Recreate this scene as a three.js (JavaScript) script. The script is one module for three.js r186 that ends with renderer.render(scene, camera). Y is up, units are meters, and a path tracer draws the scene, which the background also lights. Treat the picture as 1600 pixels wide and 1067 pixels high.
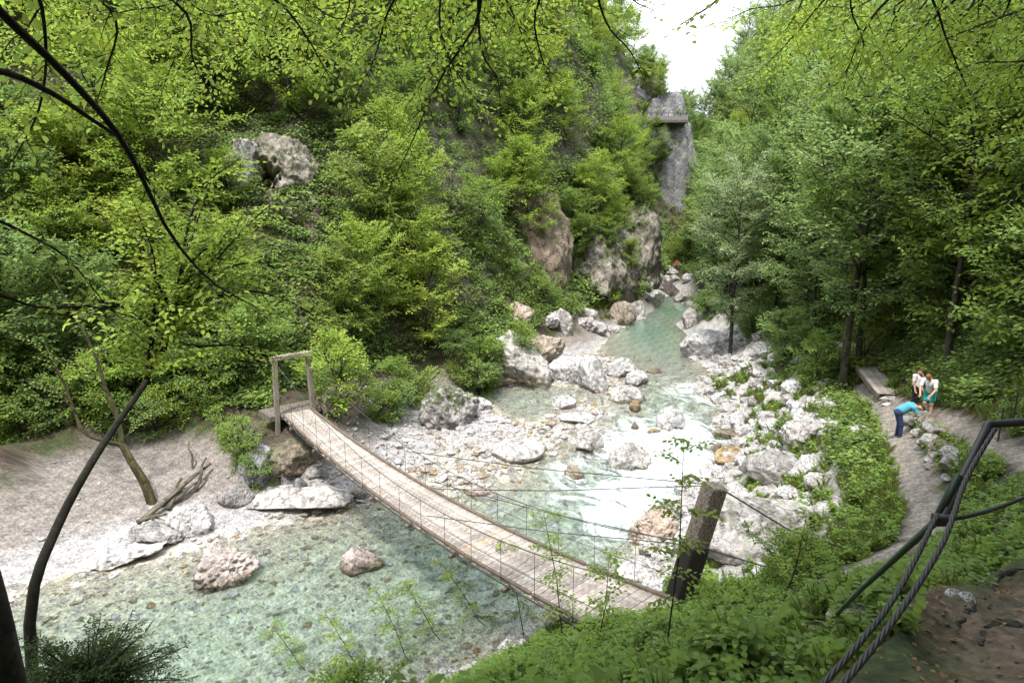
import * as THREE from 'three';
import { mergeGeometries, mergeVertices } from 'three/addons/utils/BufferGeometryUtils.js';
import { MarchingCubes } from 'three/addons/objects/MarchingCubes.js';
import { createNoise2D, createNoise3D } from 'simplex-noise';

// ------------------------------------------------------------------ camera, sky, sun, exposure
const scene = new THREE.Scene();
const LENS = 988, PITCH = 12 * Math.PI / 180, EYE = 12;          // focal length in pixels of a 1600 x 1067 picture
const camera = new THREE.PerspectiveCamera(2 * Math.atan(533.5 / LENS) * 180 / Math.PI, 1600 / 1067, 0.1, 900);
camera.position.set(0, EYE, 0); camera.rotation.set(-PITCH, 0, 0);
const renderer = new THREE.WebGLRenderer({ antialias: true });
renderer.toneMapping = THREE.LinearToneMapping;
renderer.toneMappingExposure = 2.75;
renderer.shadowMap.enabled = true;
{ // bright, thinly clouded sky: white towards the zenith, a touch bluer and dimmer lower down
  const w = 128, h = 64, d = new Float32Array(w * h * 4);
  for (let j = 0; j < h; j++) for (let i = 0; i < w; i++) {
    const up = Math.sin(((j + 0.5) / h - 0.5) * Math.PI), t = Math.max(0, up), k = up < 0 ? 0.25 : 0.75 + 0.35 * t, o = (j * w + i) * 4;
    d[o] = 0.95 * k; d[o + 1] = 1.0 * k; d[o + 2] = 1.06 * k; d[o + 3] = 1;
  }
  const t = new THREE.DataTexture(d, w, h, THREE.RGBAFormat, THREE.FloatType);
  t.mapping = THREE.EquirectangularReflectionMapping; t.magFilter = THREE.LinearFilter; t.needsUpdate = true;
  scene.background = t; scene.environment = t;
}
const sun = new THREE.DirectionalLight(new THREE.Color(1, 0.95, 0.86), 2.2);
sun.position.set(-18, 110, 12); sun.target.position.set(0, 0, -35);
sun.castShadow = true; sun.shadow.radius = 13; sun.shadow.mapSize.set(4096, 4096);
Object.assign(sun.shadow.camera, { left: -90, right: 90, top: 90, bottom: -90, near: 1, far: 300 });
sun.name = 'sun'; scene.add(sun, sun.target);

// ------------------------------------------------------------------ helpers
function rngOf(a) { return () => { a = (a + 0x6d2b79f5) | 0; let t = Math.imul(a ^ (a >>> 15), 1 | a); t = (t + Math.imul(t ^ (t >>> 7), 61 | t)) ^ t; return ((t ^ (t >>> 14)) >>> 0) / 4294967296; }; }
const R0 = rngOf(7), n2 = createNoise2D(rngOf(11)), n3 = createNoise3D(rngOf(12));
const V = (x, y, z) => new THREE.Vector3(x, y, z);
const lerp = THREE.MathUtils.lerp, clamp = THREE.MathUtils.clamp, sstep = (a, b, x) => { const t = clamp((x - a) / (b - a), 0, 1); return t * t * (3 - 2 * t); };
const rr = (r, a, b) => a + (b - a) * r();
const fbm2 = (x, y, o = 4) => { let s = 0, a = 0.5; for (let i = 0; i < o; i++) { s += a * n2(x, y); x *= 2.03; y *= 2.03; a *= 0.5; } return s; };
const fbm3 = (x, y, z, o = 4) => { let s = 0, a = 0.5; for (let i = 0; i < o; i++) { s += a * n3(x, y, z); x *= 2.03; y *= 2.03; z *= 2.03; a *= 0.5; } return s; };
const CP = Math.cos(PITCH), SP = Math.sin(PITCH);
const ray = (u, v) => { const a = (u - 800) / LENS, b = (533.5 - v) / LENS; return V(a, b * CP - SP, -CP - b * SP); };
const px = (u, v, y) => { const d = ray(u, v); return d.multiplyScalar((y - EYE) / d.y).add(V(0, EYE, 0)); };       // where a pixel's ray meets height y
const pxd = (u, v, dist) => ray(u, v).normalize().multiplyScalar(dist).add(V(0, EYE, 0));                              // at a slant distance
const used = new Map();
const numbered = (n) => { const k = used.get(n) ?? 0; used.set(n, k + 1); return k ? n + '_' + String(k).padStart(3, '0') : n; };
const shade = (o) => { o.castShadow = true; o.receiveShadow = true; return o; };
function tag(o, label, category, group, kind) { if (label) o.userData.label = label; if (category) o.userData.category = category; if (group) o.userData.group = group; if (kind) o.userData.kind = kind; return o; }
function mesh(name, g, m, parent = scene) { const o = shade(new THREE.Mesh(g, m)); o.name = parent === scene ? numbered(name) : name; parent.add(o); return o; }
function thing(name, label, category, pos = V(0, 0, 0), turn = 0, group) { const o = new THREE.Group(); o.name = numbered(name); o.position.copy(pos); o.rotation.y = turn; scene.add(o); return tag(o, label, category, group); }
function copyOf(o) { const c = o.clone(); c.name = numbered(o.name.replace(/_\d+$/, '')); c.userData = { ...o.userData }; scene.add(c); return c; }
const lin = (r, g, b) => new THREE.Color().setRGB(r, g, b);

// tileable noise textures
function tileFbm(size, period, oct, seed) {
  const r = rngOf(seed), N = 256, tab = new Float32Array(N * N).map(() => r()), out = new Float32Array(size * size);
  for (let j = 0; j < size; j++) for (let i = 0; i < size; i++) {
    let s = 0, a = 0.5, p = period;
    for (let o = 0; o < oct; o++) {
      const x = i / size * p, y = j / size * p, ix = Math.floor(x), iy = Math.floor(y), fx = x - ix, fy = y - iy, ux = fx * fx * (3 - 2 * fx), uy = fy * fy * (3 - 2 * fy);
      const g = (a0, b0) => tab[(((b0 % p) + o * 37) % N) * N + (((a0 % p) + o * 53) % N)];
      s += a * lerp(lerp(g(ix, iy), g(ix + 1, iy), ux), lerp(g(ix, iy + 1), g(ix + 1, iy + 1), ux), uy); a *= 0.5; p *= 2;
    }
    out[j * size + i] = s;
  }
  return out;
}
function tex(size, fn, srgb = false, rep = 1) {
  const d = new Uint8Array(size * size * 4);
  for (let j = 0; j < size; j++) for (let i = 0; i < size; i++) { const c = fn(i, j), o = (j * size + i) * 4; for (let k = 0; k < 3; k++) d[o + k] = clamp((c.length ? c[k] : c) * 255, 0, 255); d[o + 3] = 255; }
  const t = new THREE.DataTexture(d, size, size); t.wrapS = t.wrapT = THREE.RepeatWrapping; t.magFilter = THREE.LinearFilter; t.minFilter = THREE.LinearMipmapLinearFilter; t.generateMipmaps = true;
  if (srgb) t.colorSpace = THREE.SRGBColorSpace; t.repeat.set(rep, rep); t.needsUpdate = true; return t;
}
const NF = tileFbm(512, 8, 6, 21), NG = tileFbm(512, 4, 7, 22), NS = tileFbm(512, 32, 4, 23);
const crack = (v) => Math.min(1, Math.abs(v - 0.5) * 9);
const fine = (v) => Math.min(1, Math.abs(v - 0.5) * 26);
const rockMap = tex(512, (i, j) => { const o = j * 512 + i, c = 0.86 + 0.14 * crack(NG[o]) - 0.3 * (1 - fine(NG[o])) - 0.22 * (1 - fine(NF[(o + 33000) % 262144])), p = 0.86 + 0.4 * (NF[o] - 0.5) + 0.3 * (NS[o] - 0.5), l = sstep(0.56, 0.66, NG[(o + 70000) % 262144]) * 0.22; const k = clamp(p * c + 0.12 - l, 0.12, 1); return [k, k * 0.995, k * 0.985]; }, true, 0.45);
const rockBump = tex(512, (i, j) => { const o = j * 512 + i; return NF[o] * 0.45 + NS[o] * 0.2 + fine(NG[o]) * 0.2 + fine(NF[(o + 33000) % 262144]) * 0.15; }, false, 0.45);
const soilMap = tex(512, (i, j) => { const o = j * 512 + i, k = 0.84 + 0.62 * (NS[o] - 0.5) + 0.3 * (NF[o] - 0.5); return [k, k * 0.99, k * 0.98]; }, true, 0.6);
const soilBump = tex(512, (i, j) => { const o = j * 512 + i; return NS[o] * 0.7 + NF[o] * 0.3; }, false, 0.6);
const barkMap = tex(512, (i, j) => { const o = j * 512 + i, k = 0.55 + 0.8 * (NF[(j >> 2) * 512 + i] - 0.5) + 0.5 * (NS[o] - 0.5), m = sstep(0.55, 0.68, NG[o]); return [k * lerp(1, 0.85, m), k, k * lerp(0.95, 0.7, m)]; }, true);
const barkBump = tex(512, (i, j) => NF[(j >> 2) * 512 + i], false);
const plankMap = tex(512, (i, j) => { const k = 0.88 + 0.4 * (NS[i * 512 + (j >> 4)] - 0.5) + 0.35 * (NF[j * 512 + i] - 0.5); return [k, k * 0.97, k * 0.94]; }, true);
const concMap = tex(512, (i, j) => { const o = j * 512 + i, s = NS[o] > 0.56 ? 0.45 : NS[o] < 0.36 ? 1.2 : 0.8; const k = s * (0.75 + 0.5 * (NF[o] - 0.5)); return [k, k * 0.97, k * 0.94]; }, true, 2.5);

const M = {};
const std = (o) => new THREE.MeshStandardMaterial({ roughness: 0.95, ...o });
M.rock = std({ color: lin(0.63, 0.615, 0.63), map: rockMap, bumpMap: rockBump, bumpScale: 0.03, vertexColors: true });
M.ground = std({ map: soilMap, bumpMap: soilBump, bumpScale: 0.022, vertexColors: true });
M.bark = std({ color: lin(0.13, 0.115, 0.09), map: barkMap, bumpMap: barkBump, bumpScale: 0.02 });
M.barkPale = std({ color: lin(0.22, 0.19, 0.14), map: barkMap, bumpMap: barkBump, bumpScale: 0.02 });
M.barkMoss = std({ color: lin(0.2, 0.17, 0.06), map: barkMap, bumpMap: barkBump, bumpScale: 0.02 });
M.barkDark = std({ color: lin(0.07, 0.06, 0.045), map: barkMap, bumpMap: barkBump, bumpScale: 0.02 });
M.drift = std({ color: lin(0.42, 0.37, 0.31), map: barkMap, bumpMap: barkBump, bumpScale: 0.01 });
M.planks = [0.36, 0.43, 0.5, 0.4].map((k) => std({ color: lin(k, k * 0.93, k * 0.9), map: plankMap, bumpMap: plankMap, bumpScale: 0.006 }));
M.plankNew = std({ color: lin(0.52, 0.43, 0.33), map: plankMap });
M.edge = std({ color: lin(0.2, 0.165, 0.14), map: plankMap });
M.post = std({ color: lin(0.34, 0.31, 0.28), map: plankMap, bumpMap: plankMap, bumpScale: 0.01 });
M.conc = std({ color: lin(0.42, 0.38, 0.35), map: concMap, bumpMap: concMap, bumpScale: 0.01 });
M.tar = std({ color: lin(0.03, 0.028, 0.026), map: concMap, roughness: 0.8 });
M.steel = std({ color: lin(0.07, 0.07, 0.075), roughness: 0.55, metalness: 0.6 });
M.rope = std({ color: lin(0.06, 0.06, 0.063), roughness: 0.6, metalness: 0.5 });
M.wire = std({ color: lin(0.07, 0.07, 0.07), roughness: 0.6, metalness: 0.4 });
M.green = std({ color: lin(0.025, 0.05, 0.035), roughness: 0.5 });
const leafMat = (r, g, b, t = 0.52) => new THREE.MeshPhysicalMaterial({ color: lin(r, g, b), roughness: 1, transmission: t, thickness: 0, vertexColors: true, side: THREE.DoubleSide, specularIntensity: 0.25 });
const LEAF = {
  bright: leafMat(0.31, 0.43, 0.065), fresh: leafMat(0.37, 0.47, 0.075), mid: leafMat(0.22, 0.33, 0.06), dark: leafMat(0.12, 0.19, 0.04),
  pale: leafMat(0.28, 0.40, 0.13), cool: leafMat(0.21, 0.32, 0.085), olive: leafMat(0.27, 0.36, 0.07), silver: leafMat(0.31, 0.40, 0.2), needle: leafMat(0.06, 0.095, 0.03, 0.25),
};

// geometry builders
function tube(pts, radii, seg = 6, cap = true) {
  const P = [], N = [], U = [], I = [], up = V(0, 1, 0); let along = 0, prev = null;
  for (let i = 0; i < pts.length; i++) {
    const t = pts[Math.min(i + 1, pts.length - 1)].clone().sub(pts[Math.max(i - 1, 0)]).normalize();
    let s = prev ? prev.clone().addScaledVector(t, -prev.dot(t)) : Math.abs(t.y) > 0.95 ? V(1, 0, 0).cross(t) : up.clone().cross(t);
    s.normalize(); prev = s; const b = t.clone().cross(s);
    if (i) along += pts[i].distanceTo(pts[i - 1]);
    const r = typeof radii === 'number' ? radii : radii[i];
    for (let k = 0; k <= seg; k++) { const a = k / seg * Math.PI * 2, n = s.clone().multiplyScalar(Math.cos(a)).addScaledVector(b, Math.sin(a)); P.push(pts[i].x + n.x * r, pts[i].y + n.y * r, pts[i].z + n.z * r); N.push(n.x, n.y, n.z); U.push(k / seg * Math.max(0.3, 6.3 * r) , along); }
  }
  for (let i = 0; i < pts.length - 1; i++) for (let k = 0; k < seg; k++) { const a = i * (seg + 1) + k, b = a + seg + 1; I.push(a, a + 1, b, b, a + 1, b + 1); }
  if (cap) for (const [row, sgn] of [[0, -1], [pts.length - 1, 1]]) { const c = P.length / 3, p = pts[row], t = pts[row].clone().sub(pts[row === 0 ? 1 : row - 1]).normalize(); P.push(p.x, p.y, p.z); N.push(t.x, t.y, t.z); U.push(0, 0); for (let k = 0; k < seg; k++) { const a = row * (seg + 1) + k; sgn > 0 ? I.push(a, a + 1, c) : I.push(a + 1, a, c); } }
  const g = new THREE.BufferGeometry(); g.setAttribute('position', new THREE.Float32BufferAttribute(P, 3)); g.setAttribute('normal', new THREE.Float32BufferAttribute(N, 3)); g.setAttribute('uv', new THREE.Float32BufferAttribute(U, 2)); g.setIndex(I); return g;
}
const smoothLine = (pts, n) => new THREE.CatmullRomCurve3(pts).getPoints(n);
const taper = (n, a, b) => Array.from({ length: n }, (_, i) => lerp(a, b, i / (n - 1)));
function box(w, h, d, bev = 0.012) { // chamfered box, uv in metres along the longest side
  const s = new THREE.Shape(), x = w / 2 - bev, y = h / 2 - bev; s.moveTo(-x, -y); s.lineTo(x, -y); s.lineTo(x, y); s.lineTo(-x, y); s.closePath();
  const g = new THREE.ExtrudeGeometry(s, { depth: d - 2 * bev, bevelEnabled: true, bevelThickness: bev, bevelSize: bev, bevelSegments: 1, steps: 1 }); g.translate(0, 0, -d / 2 + bev); return boxUV(g);
}
function boxUV(g) {
  if (g.index) g = g.toNonIndexed();
  const p = g.attributes.position, u = new Float32Array(p.count * 2), a = V(), b = V(), c = V();
  for (let i = 0; i < p.count; i += 3) {
    a.fromBufferAttribute(p, i); b.fromBufferAttribute(p, i + 1); c.fromBufferAttribute(p, i + 2);
    const n = b.clone().sub(a).cross(c.clone().sub(a)), ax = Math.abs(n.x), ay = Math.abs(n.y), az = Math.abs(n.z);
    [a, b, c].forEach((q, k) => { const [s, t] = ax > ay && ax > az ? [q.z, q.y] : ay > az ? [q.x, q.z] : [q.x, q.y]; u[(i + k) * 2] = s; u[(i + k) * 2 + 1] = t; });
  }
  g.setAttribute('uv', new THREE.BufferAttribute(u, 2)); return g;
}
class Leaves { // many leaf-sized faces in one crown
  constructor() { this.P = []; this.N = []; this.C = []; this.I = []; }
  add(p, dir, nrm, len, wid, tone, warm = 0, fine = false) {
    const s = dir.clone().cross(nrm).normalize(), n = s.clone().cross(dir).normalize(), o = this.P.length / 3;
    const cr = tone * (1 + warm), cg = tone, cb = tone * (1 - warm);
    const put = (f, w, h) => { const q = p.clone().addScaledVector(dir, f * len).addScaledVector(s, w * wid).addScaledVector(n, h * len); this.P.push(q.x, q.y, q.z); this.N.push(n.x, n.y, n.z); this.C.push(cr, cg, cb); };
    if (!fine) { put(0, 0, 0); put(0.45, 0.5, 0.06); put(1, 0, -0.08); put(0.45, -0.5, 0.06); this.I.push(o, o + 1, o + 2, o, o + 2, o + 3); }
    else { put(0, 0, 0); put(0.25, 0.42, 0.05); put(0.62, 0.44, 0.04); put(1, 0, -0.14); put(0.62, -0.44, 0.04); put(0.25, -0.42, 0.05); put(0.5, 0, -0.02); for (let k = 0; k < 6; k++) this.I.push(o + 6, o + k, o + (k + 1) % 6); }
  }
  build() { const g = new THREE.BufferGeometry(); g.setAttribute('position', new THREE.Float32BufferAttribute(this.P, 3)); g.setAttribute('normal', new THREE.Float32BufferAttribute(this.N, 3)); g.setAttribute('color', new THREE.Float32BufferAttribute(this.C, 3)); g.setIndex(this.I); return g; }
}
// leafy twigs in a flat spray to both sides of a branch
function spray(L, wood, pts, r, { from = 0.2, step = 0.3, twig = 0.8, leaf = 0.13, gap = 0.1, tilt = 0.25, fine = false, rad = 0.01, droop = 0.15, fill = 1, slim = 1 } = {}) {
  const c = new THREE.CatmullRomCurve3(pts), len = c.getLength(), n = Math.max(3, Math.round(len * (1 - from) / step)), up = V(0, 1, 0);
  for (let i = 0; i <= n; i++) {
    const f = from + (1 - from) * i / n, p = c.getPointAt(Math.min(f, 1)), t = c.getTangentAt(Math.min(f, 0.999)), side = t.clone().cross(up).normalize(), pl = side.clone().cross(t).normalize();
    for (const sg of i === n ? [0] : [-1, 1]) {
      if (r() > fill) continue;
      const d = t.clone().multiplyScalar(sg ? 0.75 : 1).addScaledVector(side, sg * rr(r, 0.6, 1.1)).addScaledVector(pl, rr(r, -tilt, tilt)).normalize();
      const tl = twig * rr(r, 0.6, 1.15) * (1.05 - 0.6 * f), m = Math.max(2, Math.round(tl / gap)), end = p.clone().addScaledVector(d, tl).add(V(0, -droop * tl, 0));
      if (wood) wood.push(tube([p, p.clone().lerp(end, 0.5).add(V(0, 0.05 * tl, 0)), end], [rad, rad * 0.7, rad * 0.3], 3, false));
      const tn = d.clone().cross(side).normalize(); if (tn.y < 0) tn.negate(); if (tn.lengthSq() < 0.5) tn.copy(up); tn.lerp(up, 0.5).normalize();
      const ts = d.clone().cross(tn).normalize();
      for (let k = 0; k <= m; k++) {
        const q = p.clone().lerp(end, (k + 0.3 * r()) / m), sd = k === m ? 0 : k % 2 ? 1 : -1, ld = d.clone().multiplyScalar(rr(r, 0.4, 0.9)).addScaledVector(ts, sd * rr(r, 0.6, 1)).add(V(rr(r, -0.25, 0.25), rr(r, -0.45, 0.15), rr(r, -0.25, 0.25))).normalize();
        const nn = tn.clone().add(V(rr(r, -0.5, 0.5), rr(r, -0.2, 0.3), rr(r, -0.5, 0.5))).normalize();
        L.add(q, ld, nn, leaf * rr(r, 0.7, 1.25), leaf * slim * rr(r, 0.55, 0.75), rr(r, 0.7, 1.25), rr(r, -0.12, 0.14), fine);
      }
    }
  }
}
// whole trees: trunk, limbs and side branches that fill a lumpy egg-shaped crown; base at the origin
function treeShape(seed, o) {
  const r = rngOf(seed), { h = 9, bare = 0.2, spread = 2.6, limbs = 20, subs = 8, lean = 0.1, leaf = 0.17, gap = 0.11, twig = 0.5, step = 0.25, rise = 0.5, trunk = 0.11, stems = 1, low = 0.5 } = o;
  const L = new Leaves(), wood = [], off = r() * 50;
  for (let s = 0; s < stems; s++) {
    const a0 = r() * 6.28, hs = h * (stems > 1 ? rr(r, 0.6, 0.85) : 0.8), ln = lean * hs * (stems > 1 ? rr(r, 0.8, 2.2) : 1), tp = [];
    for (let i = 0; i <= 6; i++) { const f = i / 6; tp.push(V(Math.cos(a0) * ln * f * f + 0.14 * Math.sin(f * 7 + a0) * f, hs * f, Math.sin(a0) * ln * f * f + 0.14 * Math.cos(f * 6 + a0) * f)); }
    wood.push(tube(tp, taper(7, trunk * (stems > 1 ? 0.6 : 1), 0.025), 7));
    const tc = new THREE.CatmullRomCurve3(tp), nl = Math.round(limbs / stems), mid = tc.getPoint(0.62), rad = V(spread, h * (1 - bare) * 0.52, spread); mid.y = h * (bare + (1 - bare) * 0.5); if (stems > 1) rad.multiplyScalar(0.8);
    const reach = (p, d) => { // to the crown's surface
      const a = p.clone().sub(mid).divide(rad), b = d.clone().divide(rad), A = b.dot(b), B = a.dot(b), C = a.dot(a) - 1, D = B * B - A * C; if (D <= 0) return 0.4;
      const t = (-B + Math.sqrt(D)) / A, e = p.clone().addScaledVector(d, t); return Math.max(0.3, t * (1 + 0.5 * n3(e.x * 0.42 + off, e.y * 0.42, e.z * 0.42)));
    };
    for (let i = 0; i < nl; i++) {
      const g = (i + r() * 0.7) / nl, f = lerp(bare * 1.05, 0.98, g), q = tc.getPoint(f), az = i * 2.4 + r() * 0.8 + a0, el = lerp(rise * low - 0.2, rise * 2.4, g) + rr(r, -0.3, 0.35);
      const dir = V(Math.cos(az) * Math.cos(el), Math.sin(el), Math.sin(az) * Math.cos(el)), len = Math.min(reach(q, dir) * rr(r, 0.82, 1.02), spread * 1.7), bend = V(rr(r, -0.18, 0.18), -0.12, rr(r, -0.18, 0.18)).multiplyScalar(len);
      const lp = [0, 0.35, 0.7, 1].map((k) => q.clone().addScaledVector(dir, len * k).addScaledVector(bend, k * k)), lc = new THREE.CatmullRomCurve3(lp);
      wood.push(tube(lp, taper(4, trunk * 0.4 * (1.1 - 0.6 * g), 0.01), 4, false));
      spray(L, null, lp, r, { from: 0.3, step, twig, leaf, gap, tilt: 0.9, droop: 0.22 });
      for (let k = 0; k < subs; k++) {
        const ff = lerp(0.22, 0.92, (k + r()) / subs), b0 = lc.getPoint(ff), sg = k % 2 ? 1 : -1, sd = V(-Math.sin(az), 0, Math.cos(az)), bd = dir.clone().multiplyScalar(rr(r, 0.5, 0.9)).addScaledVector(sd, sg * rr(r, 0.5, 1)).add(V(0, rr(r, -0.4, 0.95), 0)).normalize();
        const bl = Math.min(reach(b0, bd) * rr(r, 0.75, 1), spread * 0.75); if (bl < 0.25) continue; const bp = [0, 0.5, 1].map((c) => b0.clone().addScaledVector(bd, bl * c).add(V(0, -0.14 * bl * c * c, 0)));
        wood.push(tube(bp, [trunk * 0.16, trunk * 0.11, 0.008], 3, false)); spray(L, null, bp, r, { from: 0.12, step, twig, leaf, gap, tilt: 0.8, droop: 0.22 });
      }
    }
  }
  return { wood: mergeGeometries(wood), leaves: L.build() };
}

// ------------------------------------------------------------------ terrain: heights at surveyed points, smoothly joined
const LV = [[-23, 0], [-29, 0.35], [-36, 0.68], [-44, 0.9], [-50, 1.0]];
function waterLevel(z) { if (z >= -23) return 0; for (let i = 1; i < LV.length; i++) if (z >= LV[i][0]) { const [z0, a] = LV[i - 1], [z1, b] = LV[i]; return lerp(a, b, (z - z0) / (z1 - z0)); } return 1.0; }
const wp = (u, v, d = 0) => { let y = 0.4; for (let i = 0; i < 4; i++) y = waterLevel(px(u, v, y).z); const p = px(u, v, y); return [p.x, p.z, y + d]; };   // a pixel on the river, bed d metres from the surface
const gp = (u, v, y) => { const p = px(u, v, y); return [p.x, p.z, y]; };
const ctl = [
  // lower reach: bed
  ...[[200, 1060, -.7], [350, 970, -.6], [500, 930, -.6], [620, 960, -.6], [560, 870, -.45], [430, 880, -.4], [650, 860, -.6], [740, 850, -.6], [300, 930, -.45], [150, 960, -.35], [0, 1020, -.5], [800, 930, -.5], [450, 835, -.2], [600, 815, -.3]].map((a) => wp(...a)),
  [-20, -13, -.6], [-30, -15, -.6], [-45, -18, -.6], [-13, -12, -.5],
  // shoreline of sand and gravel
  ...[[0, 930], [60, 912], [150, 890], [250, 876], [330, 850], [420, 822], [500, 802], [580, 788], [660, 780], [740, 762], [800, 744], [850, 690], [880, 665]].map((a) => wp(...a, .02)),
  ...[[0, 860, .5], [100, 800, .8], [200, 765, .9], [60, 740, 1.7], [200, 700, 1.5], [300, 690, 1.7], [330, 765, .7], [400, 790, .35], [450, 765, .55], [520, 770, .35], [0, 700, 3], [150, 650, 3], [330, 655, 2.6], [400, 690, 1.9]].map((a) => gp(...a)),
  ...[[600, 740, .35], [700, 725, .3], [640, 690, .6], [720, 680, .6], [600, 660, 1.0], [770, 690, .5], [680, 650, .85], [560, 640, 1.6], [640, 600, 1.8], [710, 590, 1.7], [760, 655, .75]].map((a) => gp(...a)),
  [-9.6, -26.6, 3.0], [-8.2, -27.6, 3.0], [-11, -28, 3.2], [-10.6, -25.4, 2.6], [-8.3, -24.4, 1.2],
  // side pool, stony spit, white boulders
  ...[[800, 622, -.35], [770, 618, -.2], [835, 640, -.35], [850, 615, -.3], [745, 612, .05], [760, 638, .08], [800, 662, .1], [880, 640, .12], [900, 655, .1], [870, 690, .06], [930, 640, .05], [960, 605, .1]].map((a) => wp(...a)),
  ...[[880, 560, 1.2], [905, 545, 1.25], [860, 535, 1.6], [930, 570, 1.1], [945, 512, 1.25], [960, 560, 1.0]].map((a) => gp(...a)),
  // upper pool and rapids: bed
  ...[[1000, 535, -.5], [1020, 512, -1.6], [1040, 480, -2.0], [1000, 555, -.3], [1050, 545, -.6], [985, 515, -.7], [1030, 465, -1.6], [1000, 600, -.2], [1050, 620, -.4], [1080, 660, -.5], [1020, 680, -.35], [980, 745, -.5], [900, 770, -.5], [850, 800, -.6], [1000, 770, -.6], [900, 840, -.6], [800, 775, -.3], [960, 840, -.4], [1060, 690, -.5], [930, 715, -.3], [1000, 640, -.3]].map((a) => wp(...a)),
  // far bank
  ...[[1078, 548, .05], [1115, 582, .05], [1142, 640, .05], [1150, 690, .05], [1110, 735, .05], [1065, 785, .1], [1020, 810, .05], [1005, 860, .1], [1030, 905, .2], [1075, 500, .1], [1070, 470, .1]].map((a) => wp(...a)),
  ...[[1160, 600, 1.7], [1200, 620, 2.1], [1190, 680, 1.3], [1250, 650, 2.6], [1280, 700, 2.5], [1200, 760, 1.2], [1150, 800, 1.1], [1250, 800, 1.9], [1120, 880, 1.3], [1200, 880, 1.9], [1300, 870, 3], [1310, 770, 2.8], [1350, 700, 3.2], [1330, 620, 3.1], [1200, 545, 2.6], [1150, 520, 2.4], [1130, 545, 1.7], [1100, 470, 3.4], [1155, 455, 4.4], [1220, 460, 5]].map((a) => gp(...a)),
  // footpath and the terrace above it
  ...[[1375, 630, 3.5], [1400, 680, 3.5], [1425, 740, 3.8], [1440, 795, 4.1], [1365, 650, 3.4], [1450, 655, 4.3], [1500, 665, 4.9], [1560, 705, 5.3], [1470, 730, 4.6], [1500, 600, 5.2], [1400, 590, 4.3], [1330, 560, 4.2]].map((a) => gp(...a)),
  // landing of the bridge and the slope under the viewer
  [3.6, -12.8, 3.0], [2.2, -12.2, 3.0], [6, -12.4, 3.7], [1, -14.6, .8], [0, -15.2, .1], [-1.5, -13.2, .5], [-4, -12.2, .3], [-8, -11, .2], [-14, -10, .2], [-22, -9, .4], [4.5, -15.2, 1.4],
  [0, 0, 10.4], [0, -2, 9.7], [0, -5, 7.3], [0, -8, 4.9], [1, -11, 3.2], [-4, -2, 9.0], [-4, -6, 5.3], [-4, -9.6, 2.2], [-8, -2, 8.2], [-8, -6, 4.2], [-14, -2, 7], [-14, -6.5, 2.6], [-22, -3, 5], [3, -2, 10.1], [3, -4, 8.9], [4, -8, 6.1], [6, -6, 8.6], [6, -10, 5.0], [9, -10, 6], [9, -13, 4.6], [12, -12, 6.3], [8, -4, 10.6], [12, -6, 11], [0, 8, 15], [8, 8, 17], [-8, 8, 14], [-24, 6, 12], [16, -12, 9], [20, -17, 11], [19, 0, 18], [20, -23, 10],
  // slope beyond the gravel bar
  [-10, -33, 4], [-10, -40, 12], [-10, -50, 24], [-10, -65, 42], [-20, -33, 6], [-20, -42, 18], [-20, -55, 34], [-30, -28, 9], [-30, -38, 20], [-34, -52, 38], [-45, -28, 18], [-48, -42, 34], [-60, -22, 22], [-60, -60, 55], [-20, -75, 55], [-17, -29, 2.8], [-22, -26, 2.4], [-27, -22, 2.4], [-36, -21, 5], [-4, -37.5, 2.4], [-1, -41, 2.6], [2, -46, 2.3],
  [-4, -45, 9], [0, -52, 9], [-3, -58, 20], [0, -64, 27], [5, -60.5, 6], [5, -66, 22], [0, -75, 42], [9, -68, 9], [10, -74, 24], [12, -64, 1.4], [15, -76, 6], [13, -82, 22], [6, -90, 44], [17.5, -86, 2], [17, -92, 18], [12, -100, 42], [20, -99, 8], [-5, -100, 62], [16.5, -106, 30], [19.5, -112, 33], [-25, -110, 75], [22, -118, 34], [14, -130, 56],
  // gorge head
  [22, -92, 2.6], [25, -97, 4], [27, -106, 8], [30, -116, 14], [34, -125, 18], [38, -140, 22], [45, -155, 27],
  // slope above the footpath
  [21, -33, 6], [22, -45, 6.5], [22, -60, 5.5], [25, -76, 5.5], [28, -90, 6], [33, -100, 14], [28, -33, 13], [30, -48, 15], [30, -66, 14], [32, -82, 15], [38, -40, 25], [40, -60, 27], [40, -80, 26], [42, -98, 28], [55, -40, 44], [55, -70, 46], [55, -100, 44], [52, -120, 40], [28, -22, 16], [40, -20, 29], [60, -15, 48], [75, -50, 62], [75, -110, 62], [80, 0, 60], [48, -140, 40], [60, -155, 52],
  // the wooded hillside behind the viewer
  [0, 20, 30], [0, 40, 56], [-30, 20, 28], [-30, 45, 58], [30, 25, 48], [60, 40, 80], [-60, 40, 60], [0, 60, 78], [40, 60, 88],
  [75, -155, 66], [-60, -155, 90], [-60, 8, 24], [10, -155, 66], [40, 6, 30],
];
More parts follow.
